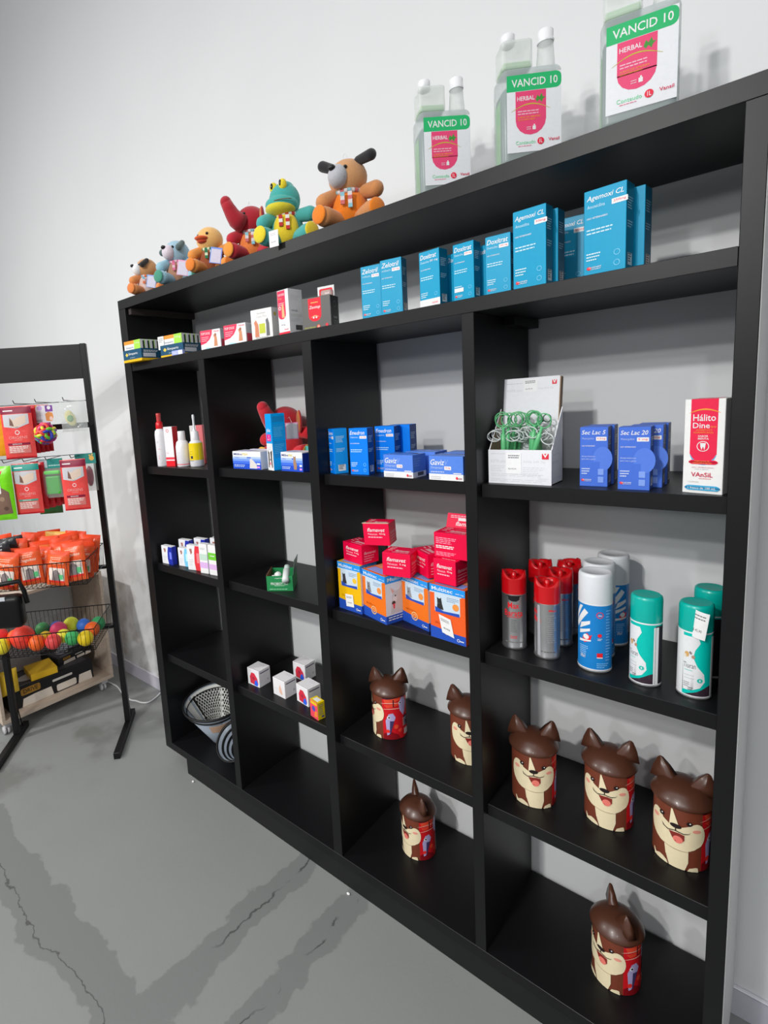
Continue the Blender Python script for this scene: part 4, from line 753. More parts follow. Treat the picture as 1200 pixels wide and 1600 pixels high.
x4 = carton('medicine_box', 'narrow white carton with mauve and pale green bands', 'medicine box', (-1.534, .038, z), .040, .022, .113, 10, (242, 242, 242), {'F': [('R', 0, .18, 1, .38, (196, 160, 205)), ('R', .0, .45, 1, .66, (200, 225, 210)), ('B', .15, .85, .6, 2, .04, .015, (150, 160, 150))]})
x5 = carton('medicine_box', 'narrow white carton with mauve and bright green bands by the divider', 'medicine box', (-1.487, .044, z), .046, .022, .114, 6, (242, 242, 242), {'F': [('R', 0, .18, 1, .36, (196, 160, 205)), ('R', 0, .5, 1, .74, (100, 180, 50)), ('B', .2, .62, .5, 1, .04, .03, WHITE)]})
for i, (x, y, lb) in enumerate(((-1.755, .100, 'white and navy carton behind the leftmost one'), (-1.690, .130, 'white and navy carton behind the light blue one'), (-1.610, .150, 'white and navy carton behind the red one'), (-1.535, .175, 'white and navy carton at the back nearest the divider'))):
    flea(lb, x, y, 6, NB, .064, .088 + .006 * i)
# recovery cones on the bottom board
def cone(label, loc, rot, R0, R1, h, dots):
    r = empty('recovery_cone', loc, label, 'recovery cone', 'pet recovery cones on the bottom board', rot=rot)
    PL = M((150, 160, 172), .25, 0, 'flat'); BK = M((10, 10, 11), .5)
    q = MB(); q.lathe([(R0, 0), (R1, h), (R1 - .0015, h), (R0 - .0015, 0)], PL, 48)
    q.build('cone_wall', r)
    q = MB(); dz = .004
    for zi, zz in enumerate((h, h - .022, .003)):
        q = MB()
        rr = R0 + (R1 - R0) * zz / h; q.lathe([(rr - .0035, zz - dz), (rr + .0025, zz - dz), (rr + .0025, zz + dz), (rr - .0035, zz + dz), (rr - .0035, zz - dz)], BK, 48); q.build('black_binding', r)
    class In:
        sv = None
        def __init__(s): s.w = 2 * PI * R1; s.h = h; s.su = s.w / 40
        def __call__(s, a, b, l): 
            p = -(a - s.w / 2) / R1; rr = R0 + (R1 - R0) * b / h - .003 - .00008 * l; return Vector((rr * math.sin(p), -rr * math.cos(p), b))
    q = MB(); f = In(); WT = (240, 240, 234)
    if dots:
        it = [('R', .80, .15, 1.0, .96, WT), ('R', 0, .15, .15, .96, WT), ('R', .17, .15, .30, .96, WT), ('R', .72, .15, .78, .96, WT)]
        for i in range(9):
            for j in range(14):
                for x0 in (.81 + .02 * i, ) + ((.005 + .02 * i,) if i < 7 else ()): it.append(('C', x0 + (.01 if j % 2 else 0), .2 + .054 * j, .0058, (20, 20, 22)))
        it += [('B', .175, .2 + .05 * j, .11, 1, .1, .012, (120, 120, 120)) for j in range(14)]
        it += [('R', .15, .1, .17, .98, (12, 12, 12)), ('R', .78, .1, .80, .98, (12, 12, 12)), ('R', .30, .1, .32, .98, (12, 12, 12))]
    else: it = [('R', .1, .15 + .2 * k, .9, .24 + .2 * k, (12, 12, 12)) for k in range(4)]
    art(q, f, it); q.build('printed_lining', r)
    if dots:
        q = MB(); fr = Cyl((R0 + R1) / 2, h, taper=0)
        class Out:
            sv = None; w = 2 * PI * R1; su = w / 40
            def __init__(s): s.h = h
            def __call__(s, a, b, l): p = (a - s.w / 2) / R1; rr = R0 + (R1 - R0) * b / h + .0006; return Vector((rr * math.sin(p), -rr * math.cos(p), b))
        art(q, Out(), [('R', .50, .50, .66, .76, (214, 176, 150))]); q.build('paper_label', r)
cone('large grey recovery cone with black binding and dotted lining standing open', (-1.655, .150, BT + .006), (R_(6), R_(-3), R_(35)), .036, .132, .185, True)
cone('smaller recovery cone lying on its side with black rings, by the divider', (-1.482, .145, BT + .022), (R_(38), R_(4), 0), .03, .080, .105, False)
# ================================================================ plush toys
def FUR(c): return M(c, .9, 0, 'plush')
def plush(label, loc, rz, s, c, limb=None, belly=None, foot=None, muz=None, ear=None, earpos='dog', scarf=None, headturn=-.35, kind='dog', pad=None, tagc=None, group='plush toys in a row on the top board', hang=False, headtilt=0, grp=True):
    r = empty('plush_toy', loc, label, 'plush toy', group, rz)
    limb = limb or c; q = MB(); k = s
    q.ell((0, .004 * k, .054 * k), (.047 * k, .038 * k, .052 * k), FUR(belly or c)); q.build('body', r)
    H = Matrix.Translation((0, -.004 * k, .122 * k)) @ Matrix.Rotation(headtilt, 4, 'Y') @ Matrix.Rotation(headturn, 4, 'Z')
    def hp(x, y, zz): return H @ Vector((x * k, y * k, zz * k))
    q = MB()
    if kind == 'frog':
        q.ell(hp(0, 0, .006), (.042 * k, .036 * k, .044 * k), FUR(c)); q.ell(hp(0, -.012, -.008), (.045 * k, .036 * k, .026 * k), FUR(c)); q.ell(hp(.0, .006, .03), (.026 * k, .022 * k, .026 * k), FUR(c))
    else: q.ell(hp(0, 0, 0), (.047 * k, .042 * k, .043 * k), FUR(c))
    hd = q.build('head', r)
    if kind in ('dog', 'bear'):
        q = MB(); q.ell(hp(0, -.040, -.004), (.024 * k, .024 * k, .026 * k), FUR(muz or WHITE)); q.build('muzzle', hd)
        q = MB(); q.ell(hp(0, -.062, .010), (.009 * k, .007 * k, .007 * k), M((20, 18, 20), .25)); q.build('nose', hd)
    if kind == 'duck':
        q = MB(); q.ell(hp(0, -.044, -.002), (.024 * k, .020 * k, .008 * k), FUR((225, 92, 30))); q.ell(hp(0, -.040, -.012), (.018 * k, .014 * k, .006 * k), FUR((205, 70, 25))); q.build('beak', hd)
    if kind == 'elephant':
        q = MB(); pts = [hp(0, -.034, -.008), hp(.0, -.056, .0), hp(0, -.066, .014), hp(0, -.076, .030), hp(0, -.084, .045)]; q.tube(pts, [.031 * k, .026 * k, .022 * k, .019 * k, .017 * k], FUR(c), 14); q.ell(pts[-1], (.0168 * k,) * 3, FUR(c)); q.build('trunk', hd)
        for sd in (-1, 1):
            q = MB(); T = (Matrix.Rotation(headturn, 3, 'Z') @ Matrix.Rotation(sd * -.6, 3, 'Z')); q.ell(hp(sd * .050, .008, -.004), (.022 * k, .007 * k, .032 * k), FUR((196, 120, 60)), T); q.ell(hp(sd * .050, .0105, -.004), (.024 * k, .007 * k, .034 * k), FUR(c), T); q.build('ear', hd)
    if kind == 'frog':
        for sd in (-1, 1): q = MB(); q.ell(hp(sd * .017, -.022, .038), (.011 * k, .009 * k, .014 * k), FUR((238, 214, 40))); q.ell(hp(sd * .016, -.030, .040), (.004 * k, .003 * k, .008 * k), M((15, 15, 15), .2)); q.build('eye', hd)
        q = MB(); q.ell(hp(0, -.018, -.019), (.041 * k, .034 * k, .019 * k), FUR((214, 200, 40))); q.build('jaw', hd)
        q = MB(); q.tube([hp(.0455 * math.sin(a), -.012 - .0365 * math.cos(a), -.006) for a in [-1.3 + 2.6 * i / 12 for i in range(13)]], .0011 * k, M((120, 80, 30), .7), 5); q.build('mouth_seam', hd)
    else:
        for sd in (-1, 1): q = MB(); q.ell(hp(sd * .020, -.036, .012), (.0048 * k,) * 3, M((18, 14, 14), .15)); q.build('eye', hd)
    if kind in ('dog', 'bear') and ear:
        for sd in (-1, 1):
            q = MB()
            if earpos == 'up': a, b = (hp(sd * .034, 0, .030), hp(sd * .072, -.004, .050 if sd < 0 else .030)); q.capsule(a, b, .011 * k, .013 * k, FUR(ear))
            elif earpos == 'side': a, b = (hp(sd * .040, -.006, .026), hp(sd * .046, -.030, .006)); q.capsule(a, b, .010 * k, .012 * k, FUR(ear))
            else: q.ell(hp(sd * .036, .004, .034), (.018 * k, .008 * k, .018 * k), FUR(ear))
            q.build('ear', hd)
    for sd in (-1, 1):
        q = MB(); a = Vector((sd * .034 * k, -.006 * k, .086 * k)); b = Vector((sd * (.066 if sd > 0 else .060) * k, -.022 * k, (.070 if sd < 0 else .084) * k)); q.capsule(a, b, .016 * k, .0195 * k, FUR(limb)); q.build('arm', r)
        q = MB(); a = Vector((sd * .026 * k, -.012 * k, .024 * k)); b = Vector((sd * .056 * k, -.046 * k, .029 * k)); q.capsule(a, b, .020 * k, .0235 * k, FUR(limb)); lg = q.build('leg', r)
        q = MB(); T = Matrix.Rotation(sd * .62, 3, 'Z'); dv = (b - a).normalized(); q.ell(b + dv * .0195 * k, (.0215 * k, .006 * k, .0215 * k), FUR(foot or limb), T); q.build('foot_pad', lg)
    if belly and kind == 'frog': q = MB(); q.ell((0, -.020 * k, .052 * k), (.034 * k, .020 * k, .042 * k), FUR((235, 205, 40))); q.build('belly_patch', r)
    if scarf:
        q = MB(); n = 24
        for i in range(n):
            a0 = 2 * PI * i / n; a1 = 2 * PI * (i + 1) / n; q.tube([(.030 * k * math.sin(a), -.028 * k * math.cos(a), .088 * k) for a in (a0, (a0 + a1) / 2, a1)], .0065 * k, FUR(scarf[i % len(scarf)]), 8, cap=False)
        for j, dx in enumerate((-.012, .006)):
            for i in range(3 + j): q.box((dx - .005) * k, (-.044) * k, (.080 - .009 * (i + 1)) * k, (dx + .005) * k, (-.039) * k, (.080 - .009 * i) * k, FUR(scarf[(i + j) % len(scarf)]))
        q.build('scarf', r)
    if tagc:
        q = MB(); T = Matrix.Translation((.022 * k, -.052 * k, .060 * k)) @ Matrix.Rotation(R_(10), 4, 'Y') @ Matrix.Rotation(R_(-14), 4, 'X')
        q.box(-.020 * k, -.0006, -.032 * k, .020 * k, .0006, .026 * k, P(tagc), 0, T); q.box(-.017 * k, -.0010, -.030 * k, .017 * k, -.0007, .020 * k, P((222, 220, 238)), 0, T); q.build('paper_tag', r)
    if hang: q = MB(); q.tube([hp(-.006 + .006 * math.cos(a), 0, .047 + .012 * math.sin(a)) for a in [PI * i / 10 for i in range(11)]], .0007, M((225, 228, 235), .3), 5, cap=False); q.build('hanging_loop', hd)
    return r
z = ZT
ST = [(140, 195, 210), (225, 215, 215), (210, 110, 110), (225, 215, 215)]
plush('tan plush dog with orange belly and upright black ears, nearest the bottles', (-.803, .090, z), R_(32), 1.06, (206, 150, 100), (206, 138, 82), (248, 128, 20), (250, 130, 20), (188, 188, 194), (26, 26, 30), 'up', ST, -.55, hang=True)
a = plush('teal and yellow plush frog with red striped scarf and white price tag', (-1.015, .074, z), R_(40), 1.05, (60, 168, 160), (70, 170, 165), (60, 168, 160), (235, 212, 40), kind='frog', scarf=[(200, 50, 50), (240, 236, 230)], headturn=-.7, hang=True)
plush('red plush elephant with raised trunk sitting next to the frog', (-1.162, .080, z), R_(38), .98, (176, 18, 40), (190, 22, 44), (238, 130, 60), (240, 150, 50), kind='elephant', scarf=ST, headturn=-.9, hang=True)
plush('golden plush duck with orange beak and green checked scarf', (-1.362, .076, z), R_(45), .93, (240, 186, 110), (232, 150, 66), (160, 84, 48), (232, 130, 40), kind='duck', scarf=[(40, 130, 90), (225, 240, 200)], headturn=-.6, tagc=(120, 150, 225))
plush('light blue plush dog with grey ears and a pink edged tag', (-1.547, .076, z), R_(48), .95, (160, 194, 212), (150, 196, 214), (186, 140, 112), (70, 150, 125), (226, 214, 224), (84, 104, 104), 'side', [(240, 120, 160), (245, 200, 215)], -.75, tagc=(245, 190, 220))
plush('brown plush puppy with white muzzle, farthest from the bottles', (-1.737, .070, z), R_(50), .84, (206, 150, 98), (222, 140, 76), (235, 210, 200), (228, 130, 60), WHITE, (40, 34, 32), 'side', [(120, 190, 215), (240, 200, 200), (235, 120, 70)], -1.2, tagc=(150, 175, 230))
q = MB(); q.box(0, -.0009, 0, .030, 0, .042, P(WHITE)); art(q, Plane((0, -.0009, 0), (1, 0, 0), (0, 0, 1), .030, .042), [('B', .15, .8, .6, 2, .09, .03, (150, 150, 150)), ('T', 'R$ 39,90', .2, .25, .5, .09, (90, 90, 90))])
e = q.build('price_tag', a, (-.045, -.082, -.010)); e.rotation_euler = (0, 0, R_(-30)); e['label'] = 'white price tag hanging over the board edge'
# red plush elephant among the low boxes
a = plush('red plush elephant sitting behind the tall blue carton inside the shelf', (-1.228, .236, 1.299), R_(38), 1.16, (196, 26, 44), (226, 36, 50), (214, 40, 50), (240, 190, 70), kind='elephant', headturn=-.75, group=None)
q = MB(); q.box(.012, -.1416, .085, .054, -.1404, .139, P((236, 150, 190))); q.box(.015, -.1422, .088, .051, -.1417, .136, P((236, 230, 234))); q.tube([(.034, -.141, .138), (.020, -.07, .155), (.0, -.02, .14)], .0006, M((230, 220, 225)), 5); q.build('paper_tag', a)

# ================================================================ disinfectant bottles
PLAS = M((204, 216, 214), .28, 0, 'flat', .45); PLAS2 = M((236, 240, 238), .3, 0, 'flat', .52)
def vancid(label, loc, rz, first=None):
    if first: return dup(first, loc, rz, label)
    r = empty('disinfectant_bottle', loc, label, 'bottle', 'VANCID 10 disinfectant bottles on the top board', rz)
    W2, D2, H2 = .116, .066, .182
    q = MB(); q.box(0, 0, 0, W2, D2, H2, PLAS, .014, None, 4)
    for i in range(len(q.sm)): q.sm[i] = True
    q.build('bottle_body', r)
    q = MB(); q.box(.0035, .0035, .003, W2 - .0035, D2 - .0035, .150, M((58, 88, 92), .3, 0, 'flat'), .011, None, 3); e = q.build('green_liquid', r); e['label'] = 'green liquid seen through the plastic'
    q = MB(); q.box(.0012, .018, .010, .0032, D2 - .018, .130, M((138, 208, 130), .3), .0006); q.build('level_window', r)
    q = MB(); GRN = (34, 160, 96); PKK = (204, 62, 104)
    f = Plane((.0095, -.0004, .025), (1, 0, 0), (0, 0, 1), .102, .140)
    art(q, f, [('R', 0, 0, 1, 1, (236, 238, 242)), ('RR', 0, .79, 1, 1, .1, GRN), ('R', 0, .79, .6, 1, GRN), ('T', 'VANCID 10', .09, .845, .84, .10, WHITE, 'b'), ('RR', .16, .22, .72, .6, .27, PKK), ('R', .16, .42, .72, .785, PKK), ('T', 'HERBAL', .19, .665, .32, .055, WHITE, 'b'), ('P', [(.53, .66), (.56, .72), (.60, .69), (.64, .74), (.66, .69), (.71, .69), (.66, .66), (.64, .62), (.60, .66), (.56, .63)], (60, 130, 50)),
         ('A', .08, .80, .535, .09, .012, (170, 160, 50)), ('B', .2, .52, .40, 2, .034, .014, (245, 190, 205)), ('T', 'A BASE DE AMONEA', .2, .44, .42, .022, (245, 160, 50), 'b'), ('T', 'QUATERNARIO', .2, .405, .32, .022, (245, 160, 50), 'b'), ('R', .47, .28, .53, .33, WHITE), ('R', .49, .33, .515, .35, WHITE), ('B', .36, .31, .09, 2, .025, .012, (245, 190, 205)),
         ('T', 'Conteudo', .16, .1, .36, .048, (80, 185, 125), 'l'), ('B', .2, .075, .26, 1, .1, .008, (220, 130, 150)), ('C', .62, .125, .062, (205, 30, 60)), ('T', '1L', .595, .10, .055, .05, WHITE, 'b'), ('T', 'Vansil', .76, .115, .2, .04, (190, 50, 80), 'b')])
    e = q.build('label', r)
    q = MB(); b0 = len(q.v); q.box(.004, .008, H2 - .002, .062, D2 - .008, H2 + .053, PLAS2, .006, None, 3); q.build('dosing_chamber', r)
    q = MB(); q.box(.0065, .0105, H2 - .0, .0595, D2 - .0105, H2 + .014, M((140, 206, 130), .3, 0, 'flat'), .004, None, 2); q.build('dosing_liquid', r)
    q = MB(); q.lathe([(.010, H2 + .051), (.0135, H2 + .053), (.0135, H2 + .070), (.012, H2 + .0725), (0, H2 + .073)], M((240, 241, 243), .35), 28, None, (.022, D2 / 2, 0)); q.build('cap', r)
    q = MB(); q.lathe([(.019, H2 - .004), (.0175, H2 + .004), (.014, H2 + .052), (.013, H2 + .053)], PLAS2, 28, None, (.094, D2 / 2, 0)); q.build('neck', r)
    q = MB(); q.lathe([(.015, H2 + .050), (.016, H2 + .053), (.0145, H2 + .055), (.0145, H2 + .071), (.013, H2 + .073), (0, H2 + .0735)], M((240, 241, 243), .35), 28, None, (.094, D2 / 2, 0)); q.build('cap', r)
    return r
v0 = vancid('VANCID 10 bottle with green band label, farthest from the right edge', (-.560, .030, ZT), R_(44))
vancid('VANCID 10 bottle standing in the middle of the three', (-.375, .022, ZT), R_(38), v0)
vancid('VANCID 10 bottle cut off by the top edge, largest of the three', (-.2035, .022, ZT), R_(13), v0)

# ================================================================ metal display rack at the left
UU = Vector((-.65959, -.75163, 0)); NN = Vector((.75163, -.65959, 0)); PR = Vector((-2.237, .032, 0))
def rp_(s, d, zz): return PR + UU * s + NN * d + Vector((0, 0, zz))
RKM = M((16, 15, 18), .42, 0, 'laminate')
ANG = math.atan2(-UU.y, -UU.x)      # local x runs to the right along the rack, local y runs back
rack = empty('display_rack', (PR.x, PR.y, 0), 'black metal display rack on splayed feet with hanging pet goods', 'display rack', None, ANG)
# local coordinates: x = -s (right is 0), y = -d, z
def rl(s, d, zz): return (-s, -d, zz)
def post(s):
    q = MB(); q.box(-s - .013, -.013, .03, -s + .013, .013, 1.822, RKM, .002); return q.build('post', rack)
for s in (0, .522): post(s)
q = MB(); q.box(-.509, -.008, 1.672, -.013, .008, 1.820, RKM, .001); e = q.build('header_panel', rack)
for zz in (1.467, 1.24):
    if zz > 1.3: q = MB(); q.box(-.508, -.006, zz - .012, -.014, .006, zz + .012, RKM, .001); q.build('cross_bar', rack)
for s in (0, .522):
    q = MB(); q.box(-s - .014, -.255, 0, -s + .014, .105, .030, RKM, .002); q.build('foot', rack)
    q = MB(); q.tube([(-s, .062, .03), (-s, .006, .30)], .003, RKM, 6); q.build('brace', rack)
WIRE = M((20, 20, 22), .35, .6, 'metal')
def basket(z0, z1, dep, s0, s1, label):
    q = MB(); rw = .0022
    top = [rl(s0, .012, z1), rl(s1, .012, z1), rl(s1, dep, z1), rl(s0, dep, z1)]; bot = [rl(s0 + .008, .012, z0), rl(s1 - .008, .012, z0), rl(s1 - .008, dep - .02, z0), rl(s0 + .008, dep - .02, z0)]
    q.tube(top + [top[0]], rw, WIRE, 6); q.tube(bot + [bot[0]], rw * .8, WIRE, 6)
    n = 26
    for i in range(n + 1):
        s = s0 + (s1 - s0) * i / n; sb = s0 + .008 + (s1 - s0 - .016) * i / n
        q.tube([rl(s, dep, z1), rl(sb, dep - .02, z0), rl(sb, .012, z0), rl(s, .012, z1)], .0011, WIRE, 5)
    m_ = 13
    for i in range(m_):
        d = .03 + (dep - .05) * i / (m_ - 1)
        q.tube([rl(s0, d + .01, z1), rl(s0 + .008, d, z0), rl(s1 - .008, d, z0), rl(s1, d + .01, z1)], .0011, WIRE, 5)
    e = q.build('wire_basket', rack); e['label'] = label
basket(.818, .922, .30, .015, .508, 'upper wire basket'); basket(.530, .628, .30, .015, .508, 'lower wire basket')
q = MB(); q.box(-.508, -.02, .512, -.013, .012, .526, RKM); q.build('basket_support', rack)
q = MB(); q.box(-.508, -.02, .802, -.013, .012, .814, RKM); q.build('basket_support', rack)
def hook(s, zz, L=.24):
    q = MB(); q.tube([rl(s, 0, zz), rl(s, L, zz), rl(s, L + .012, zz + .012)], .0018, WIRE, 6); q.build('hook', rack)
for s in (.05, .16, .245): hook(s, 1.575, .2)
for s in (.05, .15, .24, .32): hook(s, 1.338, .2)
for zz in (1.575, 1.338): q = MB(); q.tube([(-.51, .003, zz), (-.012, .003, zz)], .0016, WIRE, 6); q.build('hook_bar', rack)

def pouch_mesh(q, w, h, t, base, arts, crimp=True, rough=.28):
    f = Puff(w, h, t); nx, ny = 12, 16; mt = M(base, rough, 0, 'foil')
    for sgn in (1, -1):
        vs = []
        for j in range(ny + 1):
            for i in range(nx + 1):
                a, b = w * i / nx, h * j / ny; th = f.th(a, b); vs.append((a, -sgn * th, b))
        fs = [(j * (nx + 1) + i, j * (nx + 1) + i + 1, (j + 1) * (nx + 1) + i + 1, (j + 1) * (nx + 1) + i) for j in range(ny) for i in range(nx)]
        if sgn < 0: fs = [x[::-1] for x in fs]
        q.add(vs, fs, mt, True)
    art(q, f, arts)
def pouch(name, label, cat, s, d, zb, w, h, t, base, arts, group=None, yaw=0.0, roll=0.0, pitch=0.0, kind='foil'):
    q = MB(); pouch_mesh(q, w, h, t, base, arts)
    L = rp_(s, d, zb); o = q.build(name, None, tuple(L), 0, None); o.rotation_euler = (pitch, roll, ANG + yaw)
    return tag(o, label, cat, group)
RP = (232, 76, 72)
def origens(top, band):
    return [('R', 0, .86, 1, .985, top), ('R', .1, .91, .42, .93, WHITE), ('P', [(.08, .62), (.08, .85), (.9, .85), (.9, .66), (.5, .58)], (176, 176, 180)), ('P', [(.3, .62), (.32, .78), (.42, .74), (.6, .80), (.82, .82), (.8, .68), (.5, .60)], (196, 176, 160)), ('P', [(.28, .64), (.3, .79), (.38, .72), (.42, .62)], (110, 80, 70)), ('C', .5, .50, .075, WHITE, .02), ('T', 'ORIGENS', .2, .38, .6, .05, (250, 190, 185), 'l'), ('T', 'STICKS', .38, .345, .24, .02, (250, 190, 185)),
            ('R', .14, .26, .86, .30, band), ('T', 'BIFINHOS', .3, .268, .3, .022, WHITE, 'b'), ('R', .14, .10, .86, .25, (190, 110, 104)), ('B', .17, .22, .62, 4, .033, .018, (250, 225, 220)), ('R', 0, .0, 1, .03, (180, 30, 40))]
g = 'red Origens snack pouches on hooks'
MR = (120, 20, 50)
pouch('treat_pouch', 'large red Origens pouch hanging on the upper row of hooks', 'treat pouch', .305, .2, 1.352, .122, .212, .022, RP, origens(MR, MR), g)
pouch('treat_pouch', 'red Origens pouch with green bands in the lower row', 'treat pouch', .292, .2, 1.118, .108, .212, .022, RP, origens((30, 128, 116), (70, 140, 120)), g)
pouch('treat_pouch', 'red Origens pouch with maroon bands hanging nearest the rack post', 'treat pouch', .098, .2, 1.118, .104, .214, .022, RP, origens(MR, MR), g)
for i in range(4):
    pouch('treat_pouch', 'dark red edge of a pouch stacked behind the large upper Origens pouch', 'treat pouch', .296 - .008 * i, .168 - .030 * i, 1.366, .118, .20, .016, (176, 20, 34), [], 'pouches behind the large upper Origens pouch')
for i in range(4):
    pouch('treat_pouch', 'dark red edge of a pouch stacked behind the green banded Origens pouch', 'treat pouch', .279 - .015 * i, .168 - .030 * i, 1.128, .106, .20, .016, (176, 20, 34), [], 'pouches behind the green banded Origens pouch')
pouch('treat_pouch', 'bright green pouch with brown chunks in its window at the photo edge', 'treat pouch', .395, .22, 1.104, .108, .222, .03, (110, 200, 20), [('P', [(.1, .1), (.1, .6), (.5, .66), (.86, .52), (.9, .12)], (112, 88, 74)), ('C', .3, .3, .08, (80, 60, 50)), ('C', .6, .4, .09, (140, 115, 95)), ('C', .7, .22, .08, (84, 64, 54)), ('C', .42, .5, .07, (132, 104, 88)), ('P', [(.2, .7), (.6, .8), (.7, .92), (.3, .88)], (214, 60, 60)), ('RR', .3, .5, .6, .78, .05, WHITE)])
pouch('treat_pouch', 'orange yellow pouch mostly outside the left photo edge', 'treat pouch', .375, .17, 1.365, .09, .20, .02, (240, 160, 20), [('R', 0, .9, 1, 1, (230, 120, 30))])
pouch('treat_pouch', 'small dark green pouch behind the green banded Origens pouch', 'treat pouch', .262, .04, 1.085, .10, .20, .014, (44, 110, 60), [])
pouch('treat_pouch', 'small dark green pouch behind the green toy pack', 'treat pouch', .175, .04, 1.15, .10, .17, .014, (44, 110, 60), [])
# green toy pack with teal header
def headed(label, s, d, zt_, w, hh, hl, c, toy, arts):
    r = empty('toy_pack', tuple(rp_(s, d, zt_)), label, 'toy pack', None, ANG)
    q = MB(); q.box(0, -.0008, -hh, w, .0008, 0, P(c)); art(q, Plane((0, -.0008, -hh), (1, 0, 0), (0, 0, 1), w, hh), arts); q.build('header_card', r)
    q = MB(); f = Puff(w, hl, .024)
    pouch_mesh(q, w * .94, hl, .024, (205, 220, 215), [])
    q.mats = [M((205, 222, 216), .12, 0, 'foil', .28)]; q.build('clear_bag', r, (w * .03, 0, -hh - hl))
    return r
r = headed('green rubber toy in a clear bag under a teal header card', .195, .165, 1.338, .098, .040, .125, (40, 132, 124), None, [('R', .0, .1, .35, .95, (205, 215, 220)), ('B', .04, .7, .2, 3, .2, .08, (120, 130, 150)), ('B', .4, .25, .5, 1, .1, .1, (190, 225, 220)), ('C', .93, .3, .05, (225, 190, 90))])
q = MB(); q.box(.022, -.010, -.150, .080, .008, -.072, M((60, 200, 30), .35), .006, None, 3); q.box(.018, -.011, -.066, .084, .009, -.050, M((130, 225, 120), .35), .004); q.build('rubber_toy', r)
r = headed('purple toy in a clear bag under a teal paw printed card by the post', .068, .09, 1.345, .088, .045, .12, (44, 132, 124), None, [('C', .8, .52, .12, (240, 196, 96)), ('C', .72, .8, .045, (240, 196, 96)), ('C', .84, .86, .045, (240, 196, 96))])
q = MB(); q.ell((.055, 0, -.10), (.016, .010, .045), M((160, 40, 90), .4)); q.build('rubber_toy', r)
# small printed card above the rubber ball
q = MB(); q.box(0, -.0006, 0, .084, .0006, .072, P((235, 236, 240)), .0); art(q, Plane((0, -.0006, 0), (1, 0, 0), (0, 0, 1), .084, .072), [('P', [(0, .65), (0, 1), (.25, 1)], (245, 180, 70)), ('R', .62, .62, .98, .98, (110, 60, 140)), ('C', .36, .85, .12, (170, 140, 190)), ('C', .8, .85, .09, WHITE), ('P', [(.62, .1), (.6, .5), (.75, .62), (.95, .55), (.98, .3), (.9, .06)], (200, 130, 70)), ('O', .86, .22, .08, .12, (235, 205, 190)), ('B', .08, .5, .4, 2, .1, .03, (170, 175, 180)), ('B', .1, .14, .35, 2, .07, .04, (130, 135, 140))])
tag(q.build('toy_card', None, tuple(rp_(.197, .15, 1.490)), ANG), 'small white and purple card hanging above the knotted ball', 'card')
# knotted multicolour ball
RKB = (.128, 1.447)
cols_ = [(210, 40, 150), (60, 70, 190), (120, 210, 60), (240, 220, 60), (225, 60, 50), (140, 60, 170), (70, 190, 170), (230, 70, 120)]
r = empty('dog_ball', tuple(rp_(RKB[0], .23, RKB[1] - .046)), 'knotted rubber ball of many bright coloured loops', 'ball')
rnd = random.Random(3)
for i in range(16):
    d = Vector((rnd.gauss(0, 1), rnd.gauss(0, 1), rnd.gauss(0, 1))).normalized(); x = d.orthogonal().normalized(); y = d.cross(x)
    q = MB(); q.tube([d * .032 + (x * math.cos(a) + y * math.sin(a)) * .019 + Vector((0, 0, .046)) - d * 0.004 * math.cos(3 * a) for a in [2 * PI * k / 14 for k in range(14)]], .0068, M(cols_[i % 8], .35), 8, True); q.build('rubber_loop', r)
# avocado toy in clear bag
r = empty('toy_pack', tuple(rp_(.085, .15, 1.445)), 'plush avocado half in a clear bag next to the post', 'toy pack', None, ANG)
q = MB(); pouch_mesh(q, .105, .13, .03, (225, 230, 228), []); q.mats = [M((226, 232, 230), .1, 0, 'foil', .30)]; q.build('clear_bag', r)
q = MB(); T = Matrix.Rotation(R_(-22), 3, 'Y'); q.ell((.038, .0, .055), (.021, .010, .034), FUR((226, 220, 150)), T); q.ell((.036, .0, .07), (.015, .009, .02), FUR((226, 216, 140)), T); e = q.build('avocado_body', r)
q = MB(); q.ell((.040, -.010, .055), (.013, .005, .014), FUR((90, 160, 80))); q.build('avocado_stone', e)

# bags of orange treats in the upper basket
OR = (236, 92, 40)
ob = [('R', 0, .88, 1, 1, (200, 60, 20)), ('T', 'Doguitos', .16, .62, .66, .10, (250, 225, 205), 'bi'), ('RR', .14, .12, .86, .52, .06, (214, 200, 190)), ('P', [(.3, .14), (.34, .42), (.5, .48), (.66, .38), (.7, .14)], (120, 110, 110)), ('R', .62, .2, .8, .34, (90, 180, 120)), ('R', .14, .1, .86, .16, (214, 50, 40)), ('B', .2, .8, .5, 2, .05, .02, (250, 200, 170))]
k = 0
g = 'orange treat bags packed in the upper basket'
for row, (d, n) in enumerate(((.255, 5), (.205, 5), (.15, 5), (.095, 5), (.045, 4))):
    for i in range(n):
        s = .492 - i * .100 - (row % 2) * .012 + rnd.uniform(-.006, .006)
        if s - .098 < .015: s = .118
        h = .150 + rnd.uniform(-.012, .018) + row * .006
        c = OR if (row, i) not in ((2, 2),) else (236, 116, 34)
        pouch('treat_bag', 'glossy orange treat bag standing in the front row of the upper basket' if row == 0 else 'glossy orange treat bag packed behind the front row of the upper basket', 'treat bag', s, d, .824, .098, h, .030, c, ob, g if row else 'front row of orange treat bags in the upper basket', rnd.uniform(-.30, .25), rnd.uniform(-.15, .15), rnd.uniform(-.24, -.10))
pouch('treat_bag', 'pale amber bag sticking up behind the orange treat bags', 'treat bag', .27, .022, .905, .15, .098, .02, (214, 170, 84), [], None, .1, .12)
